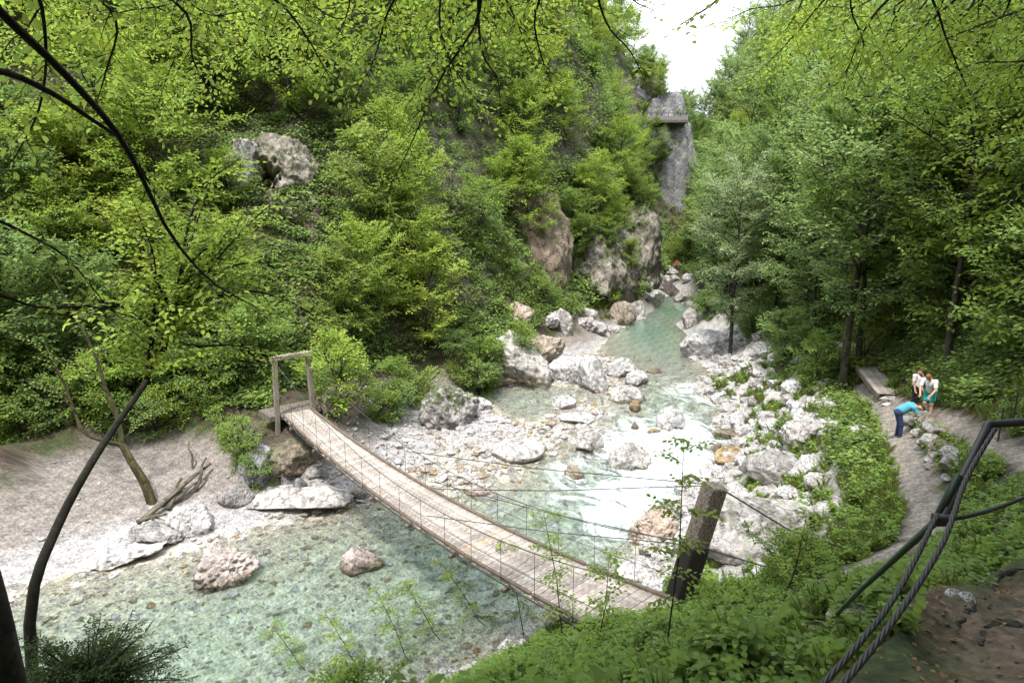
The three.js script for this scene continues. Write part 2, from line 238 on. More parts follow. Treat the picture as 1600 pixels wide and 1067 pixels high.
const RBF = (() => {
  const n = ctl.length, A = [], k = (r) => r;
  for (let i = 0; i < n; i++) { const row = new Float64Array(n + 2); for (let j = 0; j < n; j++) row[j] = -k(Math.hypot(ctl[i][0] - ctl[j][0], ctl[i][1] - ctl[j][1])); row[i] -= 0.02; row[n] = 1; row[n + 1] = ctl[i][2]; A.push(row); }
  const last = new Float64Array(n + 2); for (let j = 0; j < n; j++) last[j] = 1; A.push(last);
  const m = n + 1;
  for (let c = 0; c < m; c++) { let p = c; for (let i = c + 1; i < m; i++) if (Math.abs(A[i][c]) > Math.abs(A[p][c])) p = i; [A[c], A[p]] = [A[p], A[c]]; for (let i = c + 1; i < m; i++) { const f = A[i][c] / A[c][c]; if (f) for (let j = c; j <= m; j++) A[i][j] -= f * A[c][j]; } }
  const w = new Float64Array(m); for (let i = m - 1; i >= 0; i--) { let s = A[i][m]; for (let j = i + 1; j < m; j++) s -= A[i][j] * w[j]; w[i] = s / A[i][i]; }
  return (x, z) => { let s = w[n]; for (let j = 0; j < n; j++) s -= w[j] * Math.hypot(x - ctl[j][0], z - ctl[j][1]); return s; };
})();
const seg2 = (x, z, a, b) => { const dx = b[0] - a[0], dz = b[1] - a[1], t = clamp(((x - a[0]) * dx + (z - a[1]) * dz) / (dx * dx + dz * dz), 0, 1); return Math.hypot(x - a[0] - dx * t, z - a[1] - dz * t); };
const dLine = (x, z, L) => { let d = 1e9; for (let i = 1; i < L.length; i++) d = Math.min(d, seg2(x, z, L[i - 1], L[i])); return d; };
const PATH = [gp(1350, 600, 3.7), gp(1378, 632, 3.5), gp(1395, 670, 3.5), gp(1415, 710, 3.65), gp(1432, 760, 3.9), gp(1445, 800, 4.1), [9.4, -13.2, 4.3], [6.4, -12.5, 3.7], [3.4, -12.5, 3.1]];
const PATH2 = [gp(1400, 628, 3.9), gp(1450, 652, 4.3), gp(1500, 668, 4.9), gp(1560, 705, 5.3), [13, -14.5, 6.8], [10.5, -9, 8.4], [6, -4.6, 9.4], [1.5, -0.5, 10.3], [-5, 3, 11]];
const TRAIL = [[5.5, -4.2], [3.2, -2.2], [0, 0.5], [-6, 3]];
const XC = [[-14, -9], [-20, -2], [-26, 4], [-30, 7], [-45, 9], [-60, 13.5], [-80, 20], [-95, 23.5], [-125, 30], [-155, 44]];
const riverX = (z) => { if (z > -14) return -9 - (z + 14) * 3; for (let i = 1; i < XC.length; i++) if (z >= XC[i][0]) return lerp(XC[i - 1][1], XC[i][1], (z - XC[i - 1][0]) / (XC[i][0] - XC[i - 1][0])); return 44; };
const axis = (lo, hi, f0, f1, fine, grow) => { const a = []; for (let v = f0; v <= f1 + 1e-6; v += fine) a.push(v); let s = fine, v = f0; while (v > lo) { s = Math.min(s * grow, 2.4); v -= s; a.unshift(v); } s = fine; v = f1; while (v < hi) { s = Math.min(s * grow, 2.4); v += s; a.push(v); } return a; };
const GX = axis(-70, 85, -21, 19, 0.28, 1.06), GZ = axis(-155, 58, -46, -2, 0.28, 1.06), GY = new Float32Array(GX.length * GZ.length);
for (let j = 0; j < GZ.length; j++) for (let i = 0; i < GX.length; i++) {
  const x = GX[i], z = GZ[j], wl = waterLevel(z); let y = RBF(x, z);
  const hill = sstep(2.5, 8, y), hp = Math.min(dLine(x, z, PATH), dLine(x, z, PATH2)), flat = sstep(0.5, 1.6, hp);
  y += flat * (hill * (2.2 * fbm2(x * 0.07, z * 0.07) * sstep(-15, -28, z) + 0.8 * fbm2(x * 0.3 + 9, z * 0.3)) + 0.10 * fbm2(x * 0.8, z * 0.8, 3) * (1 + hill * 2));
  const kb = sstep(0.3, 1.4, y - wl) * (1 - hill) * sstep(4, 7, x - riverX(z)) * flat; y += kb * 0.45 * Math.abs(fbm2(x * 0.9 + 3, z * 0.9)) * 2;   // broken limestone bank
  GY[j * GX.length + i] = y;
}
const find = (a, v) => { let lo = 0, hi = a.length - 2; while (lo < hi) { const m = (lo + hi + 1) >> 1; a[m] <= v ? lo = m : hi = m - 1; } return lo; };
function groundY(x, z) { const i = find(GX, x), j = find(GZ, z), fx = clamp((x - GX[i]) / (GX[i + 1] - GX[i]), 0, 1), fz = clamp((z - GZ[j]) / (GZ[j + 1] - GZ[j]), 0, 1), w = GX.length, o = j * w + i; return lerp(lerp(GY[o], GY[o + 1], fx), lerp(GY[o + w], GY[o + w + 1], fx), fz); }
const slopeAt = (x, z) => { const e = 0.6; return V(groundY(x - e, z) - groundY(x + e, z), 2 * e, groundY(x, z - e) - groundY(x, z + e)).normalize(); };
function hit(u, v, water = false) { const d = ray(u, v).normalize(); for (let t = 1.5; t < 220; t += 0.12) { const x = d.x * t, y = EYE + d.y * t, z = d.z * t; if (x < -69 || x > 84 || z < -154) return null; const g = groundY(x, z); if (y <= (water ? Math.max(g, waterLevel(z)) : g)) return V(x, g, z); } return null; }
const ground = (() => {
  const w = GX.length, h = GZ.length, P = new Float32Array(w * h * 3), C = new Float32Array(w * h * 3), U = new Float32Array(w * h * 2), I = [];
  const gravel = [0.47, 0.46, 0.475], sand = [0.3, 0.27, 0.255], bed = [0.62, 0.6, 0.5], soil = [0.075, 0.055, 0.038], moss = [0.05, 0.075, 0.02], dirt = [0.32, 0.29, 0.265], lime = [0.54, 0.525, 0.53], litter = [0.16, 0.095, 0.055];
  for (let j = 0; j < h; j++) for (let i = 0; i < w; i++) {
    const x = GX[i], z = GZ[j], o = j * w + i, y = GY[o], wl = waterLevel(z), above = y - wl, nn = fbm2(x * 0.35, z * 0.35), nf = fbm2(x * 1.7 + 5, z * 1.7), n1 = slopeAt(x, z), side = x - riverX(z);
    const mix = (a, b, t) => a.map((q, k) => lerp(q, b[k], clamp(t, 0, 1)));
    let c = mix(soil, moss, sstep(-0.1, 0.35, nn));
    c = mix(c, litter, sstep(0.1, 0.5, nf) * 0.5);
    const rocky = sstep(0.62, 0.45, n1.y + nn * 0.15); c = mix(c, [0.2, 0.18, 0.15], rocky * 0.7 * sstep(3, 8, y) * sstep(-20, -30, z));
    const beach = sstep(2.6, 1.5, y + nn * 0.9) * sstep(-12.5, -14, z + nn), sandy = sstep(-7.5, -9.5, x + nn * 2) * sstep(0.25, 0.6, above + nf * 0.2) + sstep(1.05, 1.5, y + nf * 0.3) * (side < 0 ? 1 : 0);
    let b = mix(gravel, sand, sandy); b = mix(b, bed, sstep(0.12, -0.06, above + nf * 0.08)); b = mix(b, [0.5, 0.36, 0.16], sstep(0.2, 0.45, nf) * sstep(0.12, 0.02, Math.abs(above)) * 0.5);
    c = mix(c, b, beach);
    const kb = sstep(3.6, 2.4, y + nn) * sstep(0.05, 0.3, above) * sstep(3.6, 5, side) * sstep(-13, -14.5, z); c = mix(c, lime, kb); c = mix(c, moss, kb * sstep(0.12, 0.3, fbm2(x * 0.6 + 40, z * 0.6)));
    const tp = Math.max(sstep(0.5, 0.3, dLine(x, z, PATH) + nf * 0.35), 0.9 * sstep(0.42, 0.2, dLine(x, z, PATH2) + nf * 0.35)); c = mix(c, dirt, tp * (z < -9 ? 1 : 0.25));
    c = mix(c, [0.15, 0.115, 0.085], sstep(1.9, 1.0, dLine(x, z, TRAIL) + nn * 0.8));
    P.set([x, y, z], o * 3); C.set(c, o * 3); U.set([x + y * 0.45, z - y * 0.85], o * 2);
    if (i < w - 1 && j < h - 1) I.push(o, o + w, o + 1, o + 1, o + w, o + w + 1);
  }
  const g = new THREE.BufferGeometry(); g.setAttribute('position', new THREE.BufferAttribute(P, 3)); g.setAttribute('color', new THREE.BufferAttribute(C, 3)); g.setAttribute('uv', new THREE.BufferAttribute(U, 2)); g.setIndex(I); g.computeVertexNormals();
  return tag(mesh('ground', g, M.ground), 'pale gravel banks, steep wooded slopes and dirt footpath of the gorge', 'ground', null, 'structure');
})();

// ------------------------------------------------------------------ water
{
  const ax = axis(-60, 30, -22, 16, 0.16, 1.1), az = axis(-100, -7, -44, -10, 0.16, 1.08), P = [], I = [], idx = new Int32Array(ax.length * az.length).fill(-1), U = [];
  for (let j = 0; j < az.length; j++) for (let i = 0; i < ax.length; i++) {
    const x = ax[i], z = az[j], wl = waterLevel(z), side = x - riverX(z);
    if (groundY(x, z) > wl + 0.6 || (z < -48 && side > 12) || (z > -40 && side > 14)) continue;
    const rough = sstep(-43, -38, z) * sstep(-14, -20, z) * 0.05 + 0.012 + 0.02 * sstep(-24, -16, z), ph = x * 0.5 + z * 0.9;
    const y = wl + rough * (n2(x * 0.7, z * 0.7) + 0.7 * n2(x * 2.1 + ph * 0.3, z * 1.9)) + 0.006 * n2(x * 3 + z, z * 3) + 0.0025 * n2(x * 7, z * 7 + x * 2) + 0.09 * sstep(-42, -37, z) * sstep(-22, -27, z) * n2(x * 1.1 + 30, z * 0.5);
    idx[j * ax.length + i] = P.length / 3; P.push(x, y, z); U.push(x, z);
  }
  for (let j = 0; j < az.length - 1; j++) for (let i = 0; i < ax.length - 1; i++) { const o = j * ax.length + i, a = idx[o], b = idx[o + 1], c = idx[o + ax.length], d = idx[o + ax.length + 1]; if (a >= 0 && b >= 0 && c >= 0 && d >= 0) I.push(a, c, b, b, c, d); }
  const g = new THREE.BufferGeometry(); g.setAttribute('position', new THREE.Float32BufferAttribute(P, 3)); g.setAttribute('uv', new THREE.Float32BufferAttribute(U, 2)); g.setIndex(I); g.computeVertexNormals();
  M.water = new THREE.MeshPhysicalMaterial({ color: lin(1, 1, 1), roughness: 0.16, transmission: 1, thickness: 1, ior: 1.33, attenuationColor: lin(0.54, 0.84, 0.81), attenuationDistance: 2.6 });
  tag(mesh('river_water', g, M.water), 'clear turquoise mountain river running through the gorge', 'water', null, 'structure');
  // white water in the rapids: broken foam on the surface
  const S = 1024, x0 = -5, x1 = 15, z0 = -43, z1 = -15, d = new Uint8Array(S * S * 4);
  const spots = [[1010, 715, 2.3, 1], [1050, 690, 2.2, 1.1], [1075, 740, 1.6, 0.9], [960, 690, 1.3, 0.7], [1000, 765, 1.7, .85], [1085, 605, 1.5, 0.85], [1050, 615, 1.6, 0.7], [1110, 630, 1.2, 0.8], [985, 660, 0.9, .8], [1030, 720, 1.6, 1], [900, 725, 1.0, 0.6], [870, 735, 1.0, 0.45], [1050, 580, 1.2, .5], [940, 790, 2.0, 0.5], [900, 830, 2.2, 0.35], [1030, 740, 1.5, 0.9], [860, 770, 1.8, 0.38], [980, 800, 1.6, 0.6], [1060, 650, 1.5, .75], [1100, 680, 1.4, .8], [970, 840, 1.4, .35]].map(([u, v, r, k]) => { const [x, z] = wp(u, v); return [x, z, r, k]; });
  for (let j = 0; j < S; j++) for (let i = 0; i < S; i++) {
    const x = lerp(x0, x1, i / S), z = lerp(z0, z1, j / S); let m = 0; for (const [sx, sz, r, k] of spots) m += k * Math.exp(-((x - sx) ** 2 + (z - sz) ** 2 * 0.6) / (r * r));
    const wx = x + 0.9 * n2(x * 0.25, z * 0.25), wz = z + 0.9 * n2(x * 0.25 + 20, z * 0.25), fx = (wx * 0.78 - wz * 0.62), fz = (wx * 0.62 + wz * 0.78);
    const st = 0.5 + 0.5 * (0.6 * n2(fx * 1.6, fz * 0.45) + 0.35 * n2(fx * 4, fz * 1.1) + 0.25 * n2(fx * 10, fz * 3));
    const a = clamp(sstep(0.4, 1.7, m * (0.2 + 1.35 * st)), 0, 0.74) * sstep(0, 0.06, Math.min(i, S - i, j, S - j) / S);
    d.fill(a * 255, (j * S + i) * 4, (j * S + i) * 4 + 3); d[(j * S + i) * 4 + 3] = 255;
  }
  const at = new THREE.DataTexture(d, S, S); at.magFilter = THREE.LinearFilter; at.needsUpdate = true;
  const FP = [], FU = [], FI = [], nx = 130, nz = 180;
  for (let j = 0; j <= nz; j++) for (let i = 0; i <= nx; i++) { const x = lerp(x0, x1, i / nx), z = lerp(z0, z1, j / nz), wl = waterLevel(z); FP.push(x, wl + 0.035 + 0.05 * n2(x * 0.7, z * 0.7) + 0.05 * n2(x * 1.1 + 30, z * 0.5) + 0.1 * fbm2(x * 2.2, z * 2.2), z); FU.push(i / nx, j / nz); if (i < nx && j < nz) { const o = j * (nx + 1) + i; FI.push(o, o + nx + 1, o + 1, o + 1, o + nx + 1, o + nx + 2); } }
  const fg = new THREE.BufferGeometry(); fg.setAttribute('position', new THREE.Float32BufferAttribute(FP, 3)); fg.setAttribute('uv', new THREE.Float32BufferAttribute(FU, 2)); fg.setIndex(FI); fg.computeVertexNormals();
  const foam = mesh('whitewater_foam', fg, std({ color: lin(0.74, 0.85, 0.87), alphaMap: at, transparent: true, roughness: 0.9 }));
  tag(foam, 'white foam churning over the rapids between the boulders', 'foam', null, 'stuff'); foam.castShadow = false;
}

// ------------------------------------------------------------------ rocks
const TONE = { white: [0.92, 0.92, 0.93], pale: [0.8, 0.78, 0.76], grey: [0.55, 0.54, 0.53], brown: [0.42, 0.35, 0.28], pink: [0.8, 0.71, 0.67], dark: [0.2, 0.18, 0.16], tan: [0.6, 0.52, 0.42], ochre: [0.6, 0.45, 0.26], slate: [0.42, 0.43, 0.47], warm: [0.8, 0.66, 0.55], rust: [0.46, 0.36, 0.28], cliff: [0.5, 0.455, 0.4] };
const ORANGE = [0.62, 0.43, 0.2], MOSS = [0.12, 0.17, 0.04], STAIN = [0.25, 0.23, 0.2];
// star-shaped stone: random facets, then noise; stains and moss have outlines of their own
function rockShape(seed, [sx, sy, sz], { detail = 12, cuts = 9, rough = 0.16, freq = 1.6, tone = 'white', orange = 0, moss = 0, stain = 0.3, hollow = null, flatTop = 0, skew = 0, near = 0.58, far = 0.88, fy = 1, wet = null } = {}) {
  const r = rngOf(seed), planes = [], off = r() * 100;
  for (let i = 0; i < cuts; i++) planes.push([V(rr(r, -1, 1), rr(r, -0.7, 1), rr(r, -1, 1)).normalize(), rr(r, near, far)]);
  if (flatTop) planes.push([V(rr(r, -0.2, 0.2), 1, rr(r, -0.2, 0.2)).normalize(), flatTop]);
  const g0 = new THREE.IcosahedronGeometry(1, detail); g0.deleteAttribute('normal'); g0.deleteAttribute('uv');
  const g = mergeVertices(g0), p = g.attributes.position, rg = rough * 0.55, C = new Float32Array(p.count * 3), q = V(), m = Math.max(sx, sy, sz);
  for (let i = 0; i < p.count; i++) {
    q.fromBufferAttribute(p, i).normalize(); let d = 1;
    for (const [n, k] of planes) { const t = n.dot(q); if (t > 0.05) d = Math.min(d, k / t); }
    const a = q.x * sx / m * freq * 2, b = q.y * sy / m * freq * 2 * fy, c = q.z * sz / m * freq * 2;
    d *= 1 + rg * (1.3 * fbm3(a + off, b, c, 4) - 0.5 * Math.abs(n3(a * 1.3, b * 1.3 + off, c * 1.3))) + rg * 0.18 * n3(a * 5, b * 5, c * 5 + off);
    if (hollow) for (const [hx, hy, hz, hr, hd] of hollow) { const e = q.angleTo(V(hx, hy, hz).normalize()) + 0.12 * n3(a * 2, b * 2, c * 2); d *= 1 - hd * sstep(hr, hr * 0.72, e); }
    const y = q.y * d; p.setXYZ(i, q.x * d * sx + skew * y * sx, y * sy, q.z * d * sz);
    const col = TONE[tone].slice(), mixc = (t, k) => { for (let e = 0; e < 3; e++) col[e] = lerp(col[e], t[e], clamp(k, 0, 1)); };
    mixc(STAIN, stain * sstep(0.12, 0.38, fbm3(a * 1.4 + 7, b * 0.8, c * 1.4 + off)));
    if (orange) mixc(ORANGE, orange * sstep(0.0, 0.25, fbm3(a * 1.2 + 3, b * 1.2, c * 1.2) + (-0.25 - q.y) * 1.1));
    if (moss) mixc(MOSS, moss * sstep(0.05, 0.2, fbm3(a + 13, b, c + off) + (q.y - 0.45) * 0.6));
    if (wet !== null) mixc([0.3, 0.235, 0.15], 0.75 * sstep(0.05, 0.02, y * sy - wet - 0.1 - 0.16 * fbm3(a * 1.5, b, c * 1.5 + off)));   // brown algae crust at the waterline
    C.set(col, i * 3);
  }
  g.setAttribute('color', new THREE.BufferAttribute(C, 3)); g.computeVertexNormals(); return boxUV(g);
}
let rockSeed = 100;
// a boulder from the pixels of its foot and its size there; it stands on the bed or bank it meets
function boulder(name, label, u, v, w, h, o = {}) {
  const base = hit(u, v, true), wl = waterLevel(base.z), dist = V(base.x, Math.max(base.y, wl) - EYE, base.z).length(), k = dist / LENS, W = w * k, D = W * (o.deep ?? 0.85), dep = Math.asin(clamp((EYE - Math.max(base.y, wl)) / dist, 0, 0.9)), H = Math.max(0.4 * h * k, (h * k - 0.75 * D * Math.sin(dep)) / Math.cos(dep)) * 1.05;
  const under = Math.max(0, wl - base.y), sy = (H + under + H * 0.25) / 1.55, z = base.z - D * 0.32;
  const cy = Math.min(base.y, groundY(base.x, z)) + sy * 0.55 - H * 0.1;
  const m = mesh(name, rockShape(rockSeed++, [W / 1.72, sy, D / 1.72], { detail: w > 60 ? 22 : 14, wet: under > 0.02 ? wl - cy : null, ...o }), M.rock);
  m.position.set(base.x * (z / base.z), cy, z); m.rotation.y = o.turn ?? 0;
  return tag(m, label, 'rock', o.group);
}
const BLD = [
  ['white_boulder', 'broad bleached white boulder at the head of the side pool', 893, 600, 68, 44, { tone: 'white', stain: 0.12, rough: 0.12 }],
  ['white_boulder', 'tall white boulder lobe leaning against the broad white boulder', 926, 612, 44, 54, { tone: 'white', stain: 0.12, rough: 0.1, deep: 1.3, skew: -0.15 }],
  ['white_boulder', 'upright white boulder with a pointed top beside the pool outlet', 971, 590, 40, 30, { tone: 'white', stain: 0.1 }],
  ['white_boulder', 'rounded white stone next to the pointed boulder at the pool outlet', 995, 602, 31, 22, { tone: 'white', stain: 0.1, cuts: 5 }],
  ['grey_boulder', 'smooth oval grey stone just below the white boulders', 978, 627, 48, 26, { tone: 'pale', cuts: 4, rough: 0.1 }],
  ['dark_stone', 'flat dark stone awash in the pool outlet', 1023, 582, 24, 8, { tone: 'brown' }],
  ['white_boulder', 'blocky white stone alone at the side pool edge', 880, 641, 34, 26, { tone: 'white', stain: 0.05, cuts: 12, rough: 0.06 }],
  ['white_boulder', 'low flat white stone on the stony spit', 902, 662, 50, 20, { tone: 'white', stain: 0.1 }],
  ['grey_boulder', 'grey rounded boulder on the stony spit above the foam', 918, 705, 44, 34, { tone: 'pale', cuts: 5, rough: 0.09, orange: 0.3 }],
  ['pale_slab', 'long smooth grey slab lying at the tip of the gravel bar', 809, 720, 74, 38, { tone: 'pale', cuts: 6, rough: 0.07, stain: 0.15, flatTop: 0.75, skew: 0.2 }],
  ['mottled_rock', 'rough white and brown rock standing in the white water', 984, 735, 60, 42, { tone: 'pale', orange: 0.5, stain: 0.6 }],
  ['brown_rock', 'small brown and white rock with foam heaped behind it', 897, 746, 34, 22, { tone: 'tan', orange: 0.5, stain: 0.5 }],
  ['white_boulder', 'smooth white boulder split by the rapid', 1047, 672, 40, 34, { tone: 'white', cuts: 5, rough: 0.08, orange: 0.5, stain: 0.1 }],
  ['orange_stone', 'low orange brown stone in the rapid beside the white boulder', 1024, 678, 26, 12, { tone: 'ochre' }],
  ['orange_stone', 'small orange stone at the edge of the spit foam', 992, 640, 16, 13, { tone: 'ochre', stain: 0.2 }],
  ['brown_rock', 'dark brown pointed stone between spit and rapid', 993, 673, 15, 14, { tone: 'brown' }],
  ['mossy_rock', 'large grey rock with grass growing on its crown above the gravel', 700, 666, 92, 74, { tone: 'grey', moss: 0.9, stain: 0.7, rough: 0.2, cuts: 10, detail: 26 }],
  ['white_boulder', 'white square block beside the grassy grey rock', 752, 642, 30, 20, { tone: 'white', cuts: 12, stain: 0.2 }],
  ['rock_fin', 'tall pale rock fin sloping down to orange foot in the side pool', 812, 604, 88, 84, { tone: 'pale', orange: 0.75, stain: 0.35, skew: -0.28, moss: 0.3, detail: 26, deep: 0.9 }],
  ['brown_rock', 'low moss streaked orange ledge at the foot of the rock fin', 775, 606, 70, 26, { tone: 'tan', orange: 0.9, moss: 0.6, stain: 0.3 }],
  ['brown_rock', 'creased brown rock slab behind the white boulders', 842, 562, 66, 42, { tone: 'tan', stain: 0.5, skew: 0.3 }],
  ['pale_rock', 'upright pale rock wedged at the cliff foot', 881, 522, 27, 38, { tone: 'pale', stain: 0.4 }],
  ['brown_rock', 'brown boulder at the cliff foot beside the upper pool', 968, 506, 44, 34, { tone: 'tan', stain: 0.6, orange: 0.3 }],
  ['pale_rock', 'grey white boulder where the cliff meets the upper pool', 992, 498, 28, 28, { tone: 'pale', stain: 0.5 }],
  ['brown_rock', 'squat rusty rock under the bare cliff face', 812, 506, 46, 34, { tone: 'warm', stain: 0.5 }],
  ['pink_rock', 'jagged pinkish white rock standing alone in the clear shallows', 352, 906, 84, 58, { tone: 'pink', orange: 0.35, stain: 0.3, rough: 0.26, cuts: 12, skew: 0.2 }],
  ['orange_rock', 'half sunken white and orange rock in the clear shallows', 565, 888, 54, 34, { tone: 'pink', orange: 0.8, stain: 0.1, cuts: 5, rough: 0.1 }],
  ['white_boulder', 'cracked white block beside the driftwood heap', 300, 836, 56, 44, { tone: 'white', cuts: 12, stain: 0.3, rough: 0.14 }],
  ['pale_slab', 'tilted dark sided slab under the driftwood', 240, 852, 70, 36, { tone: 'grey', cuts: 10, stain: 0.5, skew: -0.3 }],
  ['rock_shelf', 'flat cracked white rock shelf at the sandbank waterline', 200, 880, 110, 34, { tone: 'white', cuts: 12, flatTop: 0.5, orange: 0.35, stain: 0.5 }],
  ['grey_boulder', 'smooth grey boulder on the gravel near the driftwood', 370, 790, 46, 34, { tone: 'grey', cuts: 7, rough: 0.1, stain: 0.2 }],
  ['rock_shelf', 'long pale rock tongue on the gravel under the bridge', 462, 800, 150, 40, { tone: 'pale', cuts: 7, stain: 0.25, deep: 0.45, rough: 0.12, orange: 0.25 }],
  ['grey_rock', 'grey rock under the bush beside the bridge', 405, 755, 56, 52, { tone: 'slate', stain: 0.5 }],
  ['overhanging_rock', 'big brown rock jutting out beneath the bridge end', 465, 738, 110, 58, { tone: 'brown', moss: 0.5, stain: 0.5, cuts: 10, deep: 0.8 }],
  ['grey_boulder', 'upright smooth grey stone in the hollow under the bridge end', 452, 768, 20, 26, { tone: 'slate', cuts: 4, rough: 0.06 }],
  ['grey_boulder', 'round grey stone in the hollow under the bridge end', 470, 766, 19, 18, { tone: 'slate', cuts: 3, rough: 0.05 }],
  ['grey_boulder', 'angular grey stone at the gravel edge beside the bridge deck', 495, 752, 30, 18, { tone: 'grey', cuts: 8 }],
  ['white_boulder', 'pale round stone under the bridge deck at the waterline', 562, 782, 28, 24, { tone: 'pale', cuts: 5 }],
  ['mossy_rock', 'mossy rock under the leafy bank beside the bridge gate', 530, 655, 60, 50, { tone: 'brown', moss: 0.8, stain: 0.6 }],
  ['white_boulder', 'low white stone pair at the gravel tip in the shallows', 745, 772, 42, 16, { tone: 'pink', orange: 0.5 }],
  ['white_boulder', 'large smooth white rock at the edge of the upper pool', 1112, 558, 84, 48, { tone: 'white', cuts: 8, stain: 0.15, rough: 0.12, flatTop: 0.6 }],
  ['white_boulder', 'white stone hanging over the turquoise pool under the shrubs', 1078, 512, 22, 26, { tone: 'pale', stain: 0.3 }],
  ['grey_boulder', 'dark hollow boulder closing the far pool', 1046, 462, 26, 20, { tone: 'dark', stain: 0.4 }],
  ['pale_rock', 'wide pale boulder at the far end of the pool', 1018, 474, 34, 22, { tone: 'pale', stain: 0.4 }],
  ['pale_rock', 'pale block beside the dark boulder at the far pool', 1066, 472, 20, 18, { tone: 'pale', stain: 0.4 }],
  ['great_boulder', 'huge pale boulder with a grassy top behind the bridge pillar', 1180, 872, 165, 108, { tone: 'pale', stain: 0.5, cuts: 9, flatTop: 0.62, moss: 0.35, rough: 0.1, skew: 0.12, detail: 30, deep: 0.8 }],
  ['grey_block', 'large square grey block on the limestone bank', 1213, 752, 84, 58, { tone: 'grey', cuts: 14, stain: 0.3, rough: 0.09, detail: 24 }],
  ['orange_rock', 'rust orange stained rock at the edge of the rapid', 1142, 722, 54, 26, { tone: 'ochre', orange: 0.8, stain: 0.1 }],
  ['brown_rock', 'flat mossy brown rock beside the rapid', 1140, 688, 46, 20, { tone: 'brown', moss: 0.4, stain: 0.5 }],
  ['red_stone', 'small dark red brown cube of rock beside the rapid', 1120, 708, 17, 15, { tone: 'brown', cuts: 14, rough: 0.05 }],
  ['brown_rock', 'rough brown and white clotted rock beside the pillar', 1018, 850, 66, 56, { tone: 'warm', orange: 0.6, stain: 0.5, rough: 0.25 }],
  ['white_boulder', 'white rock beside the foam above the bridge pillar', 1075, 776, 44, 32, { tone: 'white', stain: 0.3 }],
  ['white_boulder', 'white rounded rock between pillar and foam', 1050, 815, 40, 36, { tone: 'white', stain: 0.4, rough: 0.2 }],
  ['white_boulder', 'white cracked rock under the bridge deck beside the pillar', 1000, 905, 60, 34, { tone: 'white', stain: 0.4 }],
  ['pale_rock', 'pale rock with black cleft above the grey block', 1255, 700, 54, 40, { tone: 'pale', stain: 0.7, rough: 0.2 }],
  ['white_boulder', 'white jagged rock below the footpath bend', 1290, 680, 50, 34, { tone: 'white', stain: 0.6, rough: 0.25 }],
];
for (const b of BLD) boulder(...b);

// cliffs: large faces set into the slope
const cliffs = [];
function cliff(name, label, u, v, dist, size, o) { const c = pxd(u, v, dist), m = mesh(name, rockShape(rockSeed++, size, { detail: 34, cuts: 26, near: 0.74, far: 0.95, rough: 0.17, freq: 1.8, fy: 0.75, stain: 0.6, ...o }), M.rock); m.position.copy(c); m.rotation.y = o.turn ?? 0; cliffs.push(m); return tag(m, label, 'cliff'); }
cliff('rock_cliff', 'bare brown rock face with grass ledges above the cliff foot', 828, 402, 58.5, [4.5, 7.8, 4], { tone: 'rust', stain: 0.4, moss: 0.6, turn: 0.3 });
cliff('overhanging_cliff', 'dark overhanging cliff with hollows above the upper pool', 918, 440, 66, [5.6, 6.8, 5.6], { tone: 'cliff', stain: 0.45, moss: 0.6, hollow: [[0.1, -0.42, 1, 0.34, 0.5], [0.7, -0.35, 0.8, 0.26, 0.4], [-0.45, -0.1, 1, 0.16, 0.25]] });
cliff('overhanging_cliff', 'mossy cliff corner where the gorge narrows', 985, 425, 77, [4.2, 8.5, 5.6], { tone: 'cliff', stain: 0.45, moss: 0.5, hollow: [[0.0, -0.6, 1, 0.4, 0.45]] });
cliff('grey_cliff', 'tall grey limestone wall closing the gorge under the road', 1042, 300, 116, [6.6, 17, 5], { tone: 'slate', stain: 0.5, freq: 2.6, rough: 0.1, cuts: 16, flatTop: 0.9 });
cliff('grey_cliff', 'high grey limestone crag above the road ledge', 1003, 165, 122, [6, 7.5, 6], { tone: 'slate', stain: 0.6, freq: 2.6, rough: 0.1 });
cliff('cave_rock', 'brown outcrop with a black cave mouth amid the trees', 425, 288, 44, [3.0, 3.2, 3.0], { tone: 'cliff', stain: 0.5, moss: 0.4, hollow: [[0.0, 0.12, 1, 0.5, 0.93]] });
cliff('pale_crag', 'pale crag fin beside the cave outcrop', 383, 285, 43, [1.2, 3.0, 1.6], { tone: 'pale', stain: 0.6 });
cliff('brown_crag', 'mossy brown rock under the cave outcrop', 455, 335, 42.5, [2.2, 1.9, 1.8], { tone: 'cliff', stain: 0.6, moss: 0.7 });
cliff('pale_crag', 'white crag showing through the leaves high on the slope', 815, 110, 78, [3.4, 6, 3], { tone: 'white', stain: 0.5 });
cliff('suntinted_crag', 'crag with warm sunlight tinted into its stone high above the footpath slope', 1560, 60, 62, [5, 7, 4], { tone: 'warm', stain: 0.3 });  // warm tone puts the look of sunlight into the rock colour

